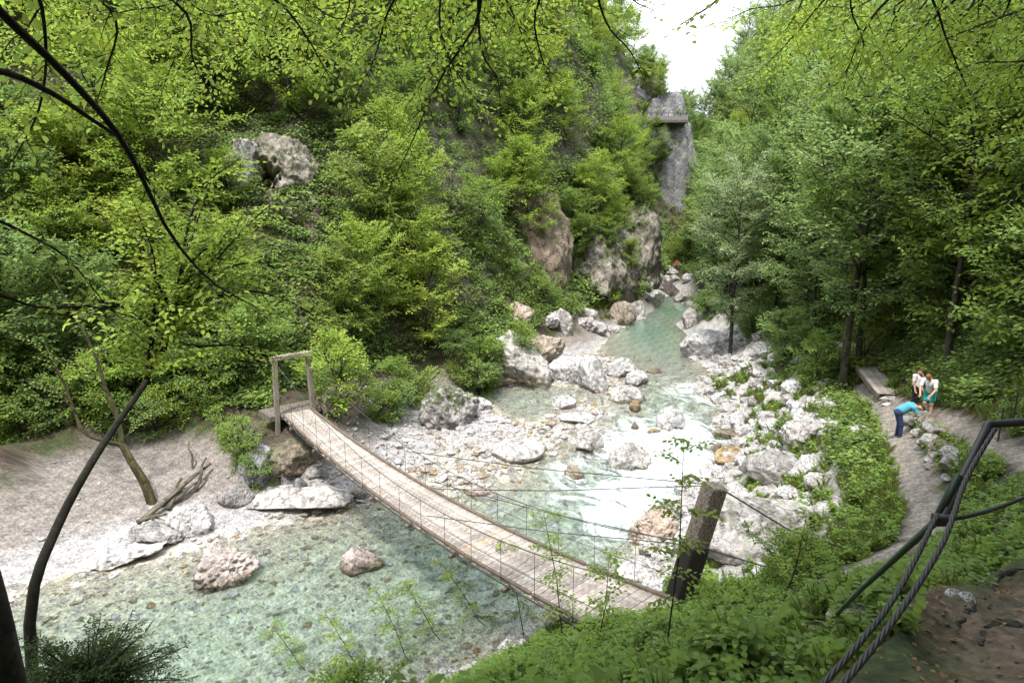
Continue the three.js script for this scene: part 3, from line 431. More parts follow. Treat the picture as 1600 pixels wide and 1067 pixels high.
// limestone blocks of the bank below the footpath
{
  const r = rngOf(55), kinds = [0, 1, 2, 3, 4, 5, 6].map((k) => rockShape(900 + k, [1, rr(r, 0.6, 0.85), rr(r, 0.75, 1)], { detail: 9, tone: k % 3 ? 'white' : 'pale', stain: 0.55, rough: 0.24, cuts: 12 }));
  let n = 0;
  for (let t = 0; t < 4000 && n < 190; t++) {
    const z = rr(r, -47, -14), x = riverX(z) + rr(r, 3.4, 13), y = groundY(x, z), ab = y - waterLevel(z);
    if (ab < 0.02 || y > 3.4 || dLine(x, z, PATH) < 1.0 || fbm2(x * 0.5 + 40, z * 0.5) > 0.28) continue;
    const s = rr(r, 0.16, 0.62) * (r() < 0.12 ? 1.5 : 1), m = mesh('limestone_rock', kinds[Math.floor(r() * 7)], M.rock); m.position.set(x, y + s * 0.12, z); m.scale.set(s * rr(r, 0.8, 1.3), s, s * rr(r, 0.8, 1.3)); m.rotation.set(rr(r, -0.3, 0.3), r() * 6.28, rr(r, -0.3, 0.3));
    tag(m, 'rough white limestone rock on the broken bank below the footpath', 'rock', 'limestone rocks along the bank'); n++;
  }
  // boulders choking the head of the gorge and the cliff foot
  for (let k = 0; k < 34; k++) { const [u, v] = k < 20 ? [rr(r, 1000, 1085), rr(r, 415, 470)] : [rr(r, 850, 1000), rr(r, 490, 525)], p = hit(u, v); if (!p) continue; const s = rr(r, 0.5, 1.3), m = mesh('gorge_boulder', kinds[Math.floor(r() * 7)], M.rock); m.position.set(p.x, p.y + 0.15, p.z); m.scale.set(s * 1.2, s, s); m.rotation.y = r() * 6.28; tag(m, k < 20 ? 'pale boulder in the jumble choking the gorge head' : 'pale boulder in the row along the cliff foot', 'rock', k < 20 ? 'boulders at the gorge head' : 'boulders along the cliff foot'); }
}
// cobbles: the 300 largest of gravel bar, spit and bed, the rest as gravel
{
  const r = rngOf(77), tones = [['white', 0.1], ['white', 0.25], ['pale', 0.2], ['grey', 0.2], ['tan', 0.2], ['ochre', 0.1]];
  const geo = tones.map(([tone, stain], k) => rockShape(700 + k, [1, 0.55, 0.82], { detail: 4, cuts: 7, rough: 0.08, tone, stain }));
  const put = []; const sp = (x, z, s, wet) => put.push({ x, z, s, wet });
  for (let t = 0; t < 80000 && put.length < 17000; t++) {
    const z = rr(r, -47, -12.5), x = rr(r, -21, 15), y = groundY(x, z), ab = y - waterLevel(z), side = x - riverX(z);
    if (y > 2.4 || ab < -0.8 || z > -13) continue;
    const dry = ab > 0.03; if (dry && side > 4) { if (r() < 0.8 || dLine(x, z, PATH) < 1.1) continue; }
    const sandy = dry && x < -8.5; if (sandy && r() < 0.85) continue; if (dry && y > 1.15 && side < 0 && r() < 0.7) continue;
    sp(x, z, (sandy ? 0.4 : dry ? 1 : 0.62) * Math.min(0.42, 0.045 * Math.pow(1 / (0.03 + r()), 0.62) * (side > -9 && z > -34 && dry ? 1.1 : 0.95)) , !dry);
  }
  for (const [u0, v0, u1, v1, n, s0, s1] of [[850, 640, 970, 720, 70, 0.12, 0.34], [1110, 570, 1180, 700, 60, 0.1, 0.3], [940, 560, 1010, 620, 25, 0.12, 0.3], [700, 730, 800, 780, 30, 0.1, 0.25], [400, 780, 560, 810, 30, 0.08, 0.22], [300, 820, 420, 880, 20, 0.08, 0.25]])
    for (let k = 0; k < n; k++) { const p = hit(rr(r, u0, u1), rr(r, v0, v1), true); if (p) sp(p.x, p.z, rr(r, s0, s1), p.y < waterLevel(p.z)); }
  put.sort((a, b) => b.s / Math.hypot(b.x, b.z) - a.s / Math.hypot(a.x, a.z));
  const pick = (e) => { const near = Math.abs(groundY(e.x, e.z) - waterLevel(e.z)) < 0.14; return e.wet || near ? (r() < 0.3 ? 4 : r() < 0.12 ? 5 : r() < 0.3 ? 2 : 1) : r() < 0.55 ? 0 : r() < 0.6 ? 1 : r() < 0.7 ? 2 : 3; };
  const M4 = new THREE.Matrix4(), Q = new THREE.Quaternion(), E = new THREE.Euler(), lists = tones.map(() => []);
  put.forEach((e, i) => {
    const k = pick(e), y = groundY(e.x, e.z) + e.s * 0.16; E.set(rr(r, -0.35, 0.35), r() * 6.28, rr(r, -0.35, 0.35));
    if (i < 300) { const m = mesh('cobble', geo[k], M.rock, ground); m.position.set(e.x, y, e.z); m.rotation.copy(E); m.scale.setScalar(e.s); }
    else lists[k].push(M4.clone().compose(V(e.x, y, e.z), Q.setFromEuler(E), V(e.s, e.s * rr(r, 0.7, 1), e.s)));
  });
  const small = tones.map(([tone, stain], k) => rockShape(760 + k, [1, 0.62, 0.82], { detail: 2, cuts: 6, rough: 0.06, tone, stain }));
  lists.forEach((l, k) => { if (!l.length) return; const im = shade(new THREE.InstancedMesh(small[k], M.rock, l.length)); l.forEach((m, i) => im.setMatrixAt(i, m)); im.name = numbered('gravel'); scene.add(im); tag(im, ['clean white', 'stained white', 'pale grey', 'mid grey', 'tan', 'orange brown'][k] + ' pebbles of the gravel bar and riverbed', 'gravel', null, 'stuff'); });
}

// ------------------------------------------------------------------ suspension footbridge
{
  const far = V(-9.36, 3.3, -26.2), near = V(2.95, 3.2, -12.0), sag = 0.65, wide = 2.15, slim = (s) => lerp(0.62, 1, clamp(s / len, 0, 1)), dir = near.clone().sub(far).setY(0), len = dir.length(); dir.normalize();
  const side = V(-dir.z, 0, dir.x), up = V(0, 1, 0);              // side points downstream-to-upstream
  if (side.z > 0) side.negate();
  const at = (s, o = 0, h = 0) => far.clone().addScaledVector(dir, s).addScaledVector(side, o * slim(s)).add(V(0, h - sag * 4 * (s / len) * (1 - s / len), 0));
  const turn = Math.atan2(dir.x, dir.z), b = thing('suspension_footbridge', 'narrow plank suspension footbridge with wire handrails crossing the river', 'bridge');
  const r = rngOf(31), n = Math.round(len / 0.2), pg = [0, 1, 2].map((k) => box(wide, 0.045, 0.186 + k * 0.004, 0.006));
  for (let i = 0; i < n; i++) {
    const s = (i + 0.5) / n * len, p = at(s), t = at(Math.min(s + 0.1, len)).sub(at(Math.max(s - 0.1, 0))).normalize();
    const m = mesh('plank', pg[i % 3], r() < 0.03 && i > n * 0.55 ? M.plankNew : M.planks[Math.floor(r() * 4)], b); m.position.copy(p).add(V(0, rr(r, -0.006, 0.006), 0)); m.rotation.order = 'YXZ'; m.rotation.set(-Math.asin(t.y), turn, 0); m.translateX(rr(r, -0.035, 0.035)); m.scale.x = slim(s) * rr(r, 0.975, 1.01); m.rotation.y += rr(r, -0.012, 0.012);
  }
  for (const o of [-1, 1]) {
    const e = o * (wide / 2 - 0.06), parts = 7;
    for (let i = 0; i < parts; i++) { const s0 = i / parts * len, s1 = (i + 1) / parts * len - 0.03, g = box(0.09, 0.07, s1 - s0, 0.01), m = mesh('edge_board', g, M.edge, b), p = at((s0 + s1) / 2, e, 0.062), t = at(s1, e).sub(at(s0, e)).normalize(); m.position.copy(p); m.rotation.order = 'YXZ'; m.rotation.set(-Math.asin(t.y), Math.atan2(t.x, t.z) + (i % 2 ? 0.003 : -0.003), 0); }
    const line = (h0, h1, hm, off, name, rad) => { const pts = []; for (let i = 0; i <= 28; i++) { const f = i / 28, s = f * len, hh = lerp(h0, h1, f) - (lerp(h0, h1, 0.5) - hm) * 4 * f * (1 - f); pts.push(at(s, o * off, hh)); } mesh(name, tube(pts, rad, 5), M.wire, b); return (f) => at(f * len, o * off, lerp(h0, h1, f) - (lerp(h0, h1, 0.5) - hm) * 4 * f * (1 - f)); };
    mesh('deck_cable', tube(Array.from({ length: 24 }, (_, i) => at(i / 23 * len, o * (wide / 2 + 0.03), -0.05)), 0.022, 5), M.wire, b);
    const hand = line(2.2, 1.5, 1.0, wide / 2 + 0.02, 'hand_cable', 0.012), low = line(0.6, 0.6, 0.48, wide / 2 + 0.02, 'guard_cable', 0.007);
    for (let i = 1; i < 15; i++) { const f = i / 15; mesh('hanger_wire', tube([hand(f), low(f), at(f * len, o * (wide / 2 + 0.02), -0.05)], 0.007, 4), M.wire, b); if (i < 14) mesh('brace_wire', tube([at(f * len, o * (wide / 2 + 0.02), 0), hand(f + 1 / 15)], 0.005, 3), M.wire, b); }
  }
  for (let i = 0; i < 8; i++) { const m = mesh('cross_beam', box(wide + 0.35, 0.1, 0.1, 0.01), M.edge, b); m.position.copy(at((i + 0.5) / 8 * len, 0, -0.12)); m.rotation.y = turn; m.scale.x = slim((i + 0.5) / 8 * len); }
  // timber gate at the wooded bank
  for (const o of [-1, 1]) { const p = far.clone().addScaledVector(side, o * 0.78).addScaledVector(dir, -0.12), g = box(0.2, 3.4, 0.2, 0.02), m = mesh('gate_post', g, M.post, b); m.position.copy(p).add(V(0, 0.75, 0)); m.rotation.y = turn + 0.1 * o; m.rotation.z = 0.03 * o; m.userData.turned = 1; mesh('stay_cable', tube([p.clone().add(V(0, 2.4, 0)), p.clone().add(V(-3.2, 1.2, -3.6))], 0.012, 4), M.wire, b); }
  { const m = mesh('gate_beam', box(1.85, 0.2, 0.19, 0.02), M.post, b); m.position.copy(far).addScaledVector(dir, -0.12).add(V(0, 2.48, 0)); m.rotation.y = turn; }
  // leaning concrete pillar at the landing
  const foot = px(1056, 950, 2.6), head = px(1118, 758, 5.75), mid = foot.clone().lerp(head, 0.52), ax = head.clone().sub(foot), q = new THREE.Quaternion().setFromUnitVectors(V(0, 1, 0), ax.clone().normalize()).multiply(new THREE.Quaternion().setFromAxisAngle(V(0, 1, 0), 0.35));
  const low = mesh('pillar_foot', box(0.5, ax.length() * 0.52, 0.46, 0.03), M.tar, b); low.position.copy(foot).lerp(mid, 0.5); low.quaternion.copy(q); tag(low, 'black lower half of the pillar');
  const top = mesh('pillar_head', box(0.46, ax.length() * 0.48, 0.42, 0.03), M.conc, b); top.position.copy(mid).lerp(head, 0.5); top.quaternion.copy(q); tag(top, 'speckled grey concrete upper half of the pillar');
  const hd = head.clone(), md = mid.clone(), cab = (a, c, k, rad) => mesh('stay_cable', tube([a, a.clone().lerp(c, 0.5).add(V(0, -k, 0)), c], rad, 4), M.wire, b);
  cab(hd, at(len * 0.42, 0.85, 1.05), 0.1, 0.014); cab(hd, at(len * 0.52, 0.85, 0.3), 0.1, 0.014); cab(md, at(len * 0.5, 0.85, 0.45), 0.1, 0.014); cab(md, at(len * 0.6, -0.85, 0.4), 0.08, 0.014);
  const a1 = hit(1345, 868), a2 = hit(1300, 900); cab(hd, a1, 0.25, 0.02); cab(md, a2, 0.15, 0.02);
  { const m = mesh('landing_slab', box(2.2, 0.25, 1.2, 0.03), M.conc, b); m.position.copy(near).addScaledVector(dir, 0.6).add(V(0, -0.18, 0)); m.rotation.y = turn; }
  { const m = mesh('landing_slab', box(2.3, 0.25, 1.3, 0.03), M.conc, b); m.position.copy(far).addScaledVector(dir, -0.72).add(V(0, -0.12, 0)); m.rotation.y = turn; }
}

// ------------------------------------------------------------------ trees
const SHAPES = {
  beech: [0, 1, 2, 3].map((k) => treeShape(200 + k, { h: 9.5, spread: 3.2, limbs: 22, subs: 8, bare: 0.16, lean: 0.1 })),
  maple: [0, 1, 2].map((k) => treeShape(220 + k, { h: 8, spread: 3.0, limbs: 20, subs: 8, bare: 0.14, lean: 0.25, leaf: 0.2, gap: 0.13, rise: 0.65 })),
  slender: [0, 1, 2].map((k) => treeShape(240 + k, { h: 16, spread: 3.1, limbs: 38, subs: 7, bare: 0.22, lean: 0.05, leaf: 0.18, gap: 0.12, rise: 0.45, trunk: 0.16 })),
  hazel: [0, 1, 2].map((k) => treeShape(260 + k, { h: 4.2, spread: 2.1, limbs: 20, subs: 6, bare: 0.08, lean: 0.22, stems: 4, leaf: 0.15, gap: 0.11, twig: 0.45, trunk: 0.06 })),
  tall: [0, 1].map((k) => treeShape(270 + k, { h: 16, spread: 4.6, limbs: 26, subs: 8, bare: 0.46, lean: 0.04, leaf: 0.19, gap: 0.12, trunk: 0.2 })),
  shrub: [0, 1].map((k) => treeShape(280 + k, { h: 1.7, spread: 1.0, limbs: 20, subs: 4, bare: 0.05, lean: 0.3, stems: 5, leaf: 0.085, gap: 0.075, twig: 0.25, step: 0.15, trunk: 0.03 })),
};
function plantTree(kind, k, name, label, group, p, scale, leaf, bark, r, tall = 1) {
  const s = SHAPES[kind][k % SHAPES[kind].length], t = thing(name, label, ['shrub', 'hazel'].includes(kind) ? 'shrub' : 'tree', V(p.x, p.y - 0.12, p.z), r() * 6.28, group);
  t.scale.set(scale, scale * tall, scale); mesh(kind === 'hazel' || kind === 'shrub' ? 'stem' : 'trunk', s.wood, bark, t); mesh('crown', s.leaves, leaf, t); return t;
}
{
  const r = rngOf(91), cell = 2.8, seen = (x, y, z, m = 180) => { const d = -SP * (y - EYE) - CP * z; if (d < 3) return false; const u = 800 + LENS * x / d, v = 533.5 - LENS * (CP * (y - EYE) - SP * z) / d; return u > -m && u < 1600 + m && v > -m && v < 1067 + 350; }, top = (x, y, z) => 533.5 - LENS * (CP * (y - EYE) - SP * z) / (-SP * (y - EYE) - CP * z);
  // clearings where the photograph shows bare rock: cave, cliff face, overhang, grey wall, crags
  const bare = [[430, 290, 43, 5.2], [835, 420, 58, 5.2], [925, 440, 66, 4.5], [1042, 300, 112, 6.5], [1005, 110, 118, 5]].map(([u, v, d, k]) => [pxd(u, v, d), k]);
  const clear = (x, y, z) => bare.some(([c, k]) => { const cl = c.clone().sub(V(0, EYE, 0)), q = V(x, y + 4 - EYE, z), t = q.dot(cl) / cl.lengthSq(); return t > 0.6 && t < 1.03 && q.clone().addScaledVector(cl, -t).length() < k; });
  let count = 0; const list = [];
  for (let z = -132; z < -22; z += cell) for (let x = -62; x < 78; x += cell) {
    const dd = Math.hypot(x, z), px1 = x + rr(r, -1.3, 1.3), pz = z + rr(r, -1.3, 1.3), y = groundY(px1, pz), side = px1 - riverX(pz), skip = r(), a = r(), b = r(), c = r();
    if (dd > 45 && skip < 0.25) continue; if (dd > 60 && skip < 0.45) continue; if (dd > 85 && skip < (px1 > riverX(pz) ? 0.3 : 0.6)) continue;
    const left = side < 0;
    if (!seen(px1, y + 5, pz, 130) || top(px1, y, pz) < -60 || clear(px1, y, pz)) continue;
    if (left ? y < 3.2 || y > 66 : y < 3.4 || y > 66) continue;
    if (!left && pz > -60 && (px1 < 18.5 || dLine(px1, pz, PATH) < 2.6 || dLine(px1, pz, PATH2) < 2.2)) continue;
    if (left && pz > -34 && px1 > -11.5 && px1 < -6 ) continue;
    if (y - EYE > dd * 0.5 + 4) continue;                        // wholly above the frame
    list.push({ q: V(px1, y, pz), left, a, b, y, dd });
  }
  list.sort((m, n) => m.dd - n.dd);
  const discs = [];
  for (const { q, left, a, b, y } of list) {
    // trees wholly hidden behind nearer crowns are left out
    const cy = y + 4.2, d = -SP * (cy - EYE) - CP * q.z, u = 800 + LENS * q.x / d, v = 533.5 - LENS * (CP * (cy - EYE) - SP * q.z) / d, k = LENS / d * 3.4;
    let open = 0; for (let i = 0; i < 13; i++) { const e = i ? 0.95 : 0, pu = u + Math.cos(i * 0.52) * k * e, pv = v + Math.sin(i * 0.52) * k * e * 1.25; let n = 0; for (const [du, dv, dk] of discs) if (Math.hypot(pu - du, (pv - dv) / 1.15) < dk * 0.8) n++; if (n < 1) open++; }
    if (!open) continue;
    discs.push([u, v, k]); count++;
    if (left) {
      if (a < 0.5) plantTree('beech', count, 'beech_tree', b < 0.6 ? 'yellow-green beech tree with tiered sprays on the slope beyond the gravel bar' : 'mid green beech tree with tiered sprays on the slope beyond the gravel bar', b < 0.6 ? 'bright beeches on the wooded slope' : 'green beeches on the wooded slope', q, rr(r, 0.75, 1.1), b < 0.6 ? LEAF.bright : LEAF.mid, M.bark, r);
      else if (a < 0.8) plantTree('maple', count, 'maple_tree', b < 0.5 ? 'fresh yellow leaved young maple leaning out of the wooded slope' : 'olive green young maple leaning out of the wooded slope', b < 0.5 ? 'yellow maples on the wooded slope' : 'olive maples on the wooded slope', q, rr(r, 0.7, 1.1), b < 0.5 ? LEAF.fresh : b < 0.8 ? LEAF.olive : LEAF.cool, M.bark, r);
      else plantTree('hazel', count, 'hazel_shrub', 'bushy green hazel between the trees of the wooded slope', 'hazels on the wooded slope', q, rr(r, 0.9, 1.5), b < 0.5 ? LEAF.cool : LEAF.mid, M.barkPale, r);
    } else {
      if (a < 0.4) plantTree('slender', count, 'ash_tree', b < 0.55 ? 'tall slender pale green ash above the footpath' : 'tall slender cool green ash above the footpath', b < 0.55 ? 'pale ashes above the footpath' : 'cool green ashes above the footpath', q, rr(r, 0.65, 0.95), b < 0.55 ? LEAF.pale : LEAF.cool, M.bark, r);
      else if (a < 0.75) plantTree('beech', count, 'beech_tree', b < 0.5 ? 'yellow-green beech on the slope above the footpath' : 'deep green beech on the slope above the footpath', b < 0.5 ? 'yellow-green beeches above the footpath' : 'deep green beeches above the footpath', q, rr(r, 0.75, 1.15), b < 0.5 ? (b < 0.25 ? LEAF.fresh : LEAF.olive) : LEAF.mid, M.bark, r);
      else plantTree('hazel', count, 'hazel_shrub', 'leafy hazel on the slope above the footpath', 'hazels above the footpath', q, rr(r, 0.9, 1.5), b < 0.4 ? LEAF.olive : LEAF.mid, M.barkPale, r);
    }
  }
  // tall trees lining the footpath and closing the view above it
  for (const [x, z, kind, s, leaf] of [[19.2, -41, 'slender', 1.05, 'pale'], [20.4, -47, 'slender', 1.15, 'cool'], [19.4, -56, 'slender', 1.0, 'pale'], [21, -63, 'slender', 1.1, 'pale'], [22.5, -70, 'slender', 1.05, 'cool'], [24.5, -78, 'slender', 1.1, 'pale'], [27, -86, 'slender', 1.1, 'cool'], [23.5, -36, 'slender', 1.2, 'pale'], [24, -43, 'slender', 1.2, 'bright'], [26, -55, 'slender', 1.25, 'bright'], [21.5, -30, 'slender', 1.1, 'olive'], [25, -27, 'slender', 1.1, 'mid'], [19.5, -19, 'beech', 1.0, 'olive'], [23, -21.5, 'beech', 1.1, 'mid'], [24.5, -17.5, 'beech', 1.1, 'bright'], [18.6, -15.6, 'maple', 0.9, 'mid'], [29, -24, 'slender', 1.1, 'bright'], [31, -75, 'slender', 1.2, 'bright'], [33, -92, 'slender', 1.2, 'pale'], [30, -64, 'slender', 1.2, 'bright']])
    plantTree(kind, Math.round(-z), kind === 'slender' ? 'ash_tree' : kind + '_tree', kind === 'slender' ? 'tall layered ash in the wall of trees lining the footpath' : 'broad leafy tree overhanging the upper path', kind === 'slender' ? 'tall ashes lining the footpath' : 'trees overhanging the upper path', V(x, groundY(x, z), z), s, LEAF[leaf], M.barkPale, r);
  for (const [x, z] of [[42, -110], [46, -118], [40, -123], [50, -128], [45, -131], [38, -113], [52, -116]]) plantTree('slender', Math.round(x), 'ash_tree', 'tall ash on the far shoulder beside the sky notch', 'ashes beside the sky notch', V(x, groundY(x, z), z), 1.25, LEAF.pale, M.bark, r);
  for (const [x, z] of [[17.5, -21.3], [18.8, -23.5], [17, -18.6], [19.6, -21.2], [18.4, -26], [20.4, -24.6], [16.4, -16.6], [21.4, -19]]) plantTree('hazel', Math.round(-z), 'hazel_shrub', 'dense hazel on the slope above the walkers', 'hazels above the walkers', V(x, groundY(x, z), z), rr(r, 1.0, 1.4), LEAF.mid, M.bark, r);
  for (const [x, z] of [[17.6, -24.8], [19.2, -18.6], [17, -30.2], [22, -27]]) plantTree('tall', Math.round(-z), 'tall_beech', 'tall beech with a high spreading crown over the walkers', 'tall beeches over the walkers', V(x, groundY(x, z), z), 0.85, LEAF.mid, M.bark, r);
  // unseen beeches around the viewer, put in to shade the slope
  for (const [x, z] of [[-5, 5], [-1, 4.4], [4, 3.4], [7.6, 2.6], [11.5, 0], [15, -4], [8.5, -3.5], [13, -7.5], [3.2, -0.8], [6.6, -2], [-2.2, 1.2]]) plantTree('tall', Math.round(x + 20), 'tall_beech', 'unseen tall beech with a high crown shading the viewpoint', 'unseen tall beeches around the viewpoint', V(x, groundY(x, z), z), rr(r, 1.0, 1.15), LEAF.mid, M.bark, r);
  // undergrowth on the slopes: leafy clumps too many to count
  const clump = (() => { const L = new Leaves(), q = rngOf(5); for (let i = 0; i < 46; i++) { const a = q() * 6.28, e = q(), d = V(Math.cos(a), rr(q, 0.1, 1.2), Math.sin(a)).normalize(); L.add(d.clone().multiplyScalar(rr(q, 0.15, 0.55)), V(Math.cos(a + 0.6), rr(q, -0.5, 0.3), Math.sin(a + 0.6)).normalize(), V(rr(q, -0.4, 0.4), 1, rr(q, -0.4, 0.4)).normalize(), rr(q, 0.1, 0.18), 0.09, rr(q, 0.7, 1.25), rr(q, -0.1, 0.12)); } return L.build(); })();
  const lists = [[], [], []], E = new THREE.Euler(), Q = new THREE.Quaternion();
  for (let t = 0; t < 90000 && lists[0].length + lists[1].length + lists[2].length < 24000; t++) {
    const z = -20 - 110 * r() * r(), x = rr(r, -60, 70), y = groundY(x, z); if (y < 3 || !seen(x, y, z, 30) || dLine(x, z, PATH) < 1.1 || dLine(x, z, PATH2) < 0.9 || (Math.abs(x + 9.4) < 2 && z > -30 && z < -24)) continue;
    if (y - EYE > Math.hypot(x, z) * 0.35) continue;
    E.set(rr(r, -0.3, 0.3), r() * 6.28, rr(r, -0.3, 0.3)); const s = rr(r, 0.7, 1.7) * (Math.hypot(x, z) > 60 ? 1.6 : 1); lists[Math.floor(r() * 3)].push(new THREE.Matrix4().compose(V(x, y, z), Q.setFromEuler(E), V(s, s, s)));
  }
  for (const c of cliffs) { c.updateMatrixWorld(); const g = c.geometry, n = g.attributes.position.count, far = c.position.length() > 90; for (let i = 0; i < (far ? 300 : [0, 5, 6, 7].includes(cliffs.indexOf(c)) ? 200 : 800); i++) { const k = Math.floor(r() * n), p = V().fromBufferAttribute(g.attributes.position, k), q = V().fromBufferAttribute(g.attributes.normal, k); if (q.y < rr(r, -0.3, 0.6) || fbm3(p.x * 0.4 + 5, p.y * 0.3, p.z * 0.4, 2) < -0.05) continue; p.applyMatrix4(c.matrixWorld); E.set(rr(r, -0.3, 0.3), r() * 6.28, 0); const s = rr(r, 0.6, 1.5) * (far ? 1.5 : 1); lists[Math.floor(r() * 3)].push(new THREE.Matrix4().compose(p, Q.setFromEuler(E), V(s, s, s))); } }
  { // shrubs rooted on the ledges and tops of the cliffs
    const kinds = [['beech', 0.38], ['hazel', 0.75], ['maple', 0.42], ['hazel', 0.6]];
    cliffs.forEach((c, ci) => { const g = c.geometry, n = g.attributes.position.count, far = c.position.length() > 90; let made = 0; for (let t = 0; t < 4000 && made < [1, 9, 7, 6, 8, 0, 0, 0, 2, 2][ci]; t++) { const k = Math.floor(r() * n), p = V().fromBufferAttribute(g.attributes.position, k), q = V().fromBufferAttribute(g.attributes.normal, k); if (q.y < 0.4 || p.z < -0.5 * Math.abs(p.y)) continue; p.applyMatrix4(c.matrixWorld); const [kd, s] = kinds[made % 4]; plantTree(kd, made, kd === 'hazel' ? 'hazel_shrub' : kd + '_tree', 'stunted leafy tree rooted on the ledges of the ' + c.name.replace(/_\d+$/, '').replace('_', ' '), 'trees rooted on the cliffs', p, s * (far ? 1.3 : 1) * rr(r, 0.8, 1.2), [LEAF.bright, LEAF.mid, LEAF.olive, LEAF.cool][made % 4], M.bark, r); made++; } });
  }
  lists.forEach((l, k) => { const im = shade(new THREE.InstancedMesh(clump, [LEAF.mid, LEAF.dark, LEAF.cool][k], l.length)); l.forEach((m, i) => im.setMatrixAt(i, m)); im.name = numbered('undergrowth'); scene.add(im); tag(im, ['mid green', 'dark green', 'cool green'][k] + ' leafy undergrowth under the trees of the slopes', 'undergrowth', null, 'stuff'); });
}

// ------------------------------------------------------------------ single trees and shrubs
const rd = rngOf(300);
const at2 = (x, z) => V(x, groundY(x, z), z);
plantTree('slender', 0, 'ash_tree', 'very tall straight ash with a bare grey trunk beside the footpath', null, hit(1316, 612), 1.3, LEAF.pale, M.barkPale, rd);
plantTree('slender', 1, 'ash_tree', 'airy silver-green tree on the bank behind the large smooth white rock', null, hit(1141, 556), 0.92, LEAF.silver, M.barkPale, rd);
plantTree('slender', 2, 'ash_tree', 'pale green tree leaning over the far pool bank', null, hit(1110, 470), 0.8, LEAF.pale, M.bark, rd);
for (const [u, v, s, l, label] of [[1105, 500, 0.75, 'cool', 'low green shrub hanging over the upper pool'], [1175, 525, 0.95, 'pale', 'feathery pale shrub behind the large smooth white rock'], [1225, 575, 0.95, 'cool', 'blue-green shrub on the bank above the shingle'], [1275, 605, 0.8, 'mid', 'bushy shrub at the top of the limestone bank'], [1345, 585, 0.8, 'olive', 'light leaved shrub in front of the tall ash trunk'], [1120, 440, 1.0, 'mid', 'shrub beside the far footpath walkers']]) plantTree('hazel', Math.floor(v), 'bank_shrub', label, null, hit(u, v), s, LEAF[l], M.barkPale, rd);
for (const [x, z, k, s, l, label] of [[20.5, -28, 'beech', 1.0, 'olive', 'broad olive beech behind the walkers'], [23.5, -25, 'maple', 1.05, 'mid', 'dark leaning maple behind the walkers'], [19.6, -32, 'maple', 1.0, 'olive', 'spreading maple above the wooden walkway'], [26, -30, 'beech', 1.2, 'fresh', 'yellow-green beech high behind the walkers'], [21, -20.5, 'beech', 0.9, 'mid', 'mid green beech above the upper path'], [18.5, -38, 'beech', 1.0, 'pale', 'pale beech behind the tall ash'], [19, -45, 'slender', 0.8, 'cool', 'slim ash on the bank beyond the tall ash'], [20.5, -52, 'slender', 0.95, 'pale', 'slim pale ash near the far walkers']])
  plantTree(k, Math.round(-z), k === 'maple' ? 'maple_tree' : k === 'beech' ? 'beech_tree' : 'ash_tree', label, null, at2(x, z), s, LEAF[l], M.bark, rd);
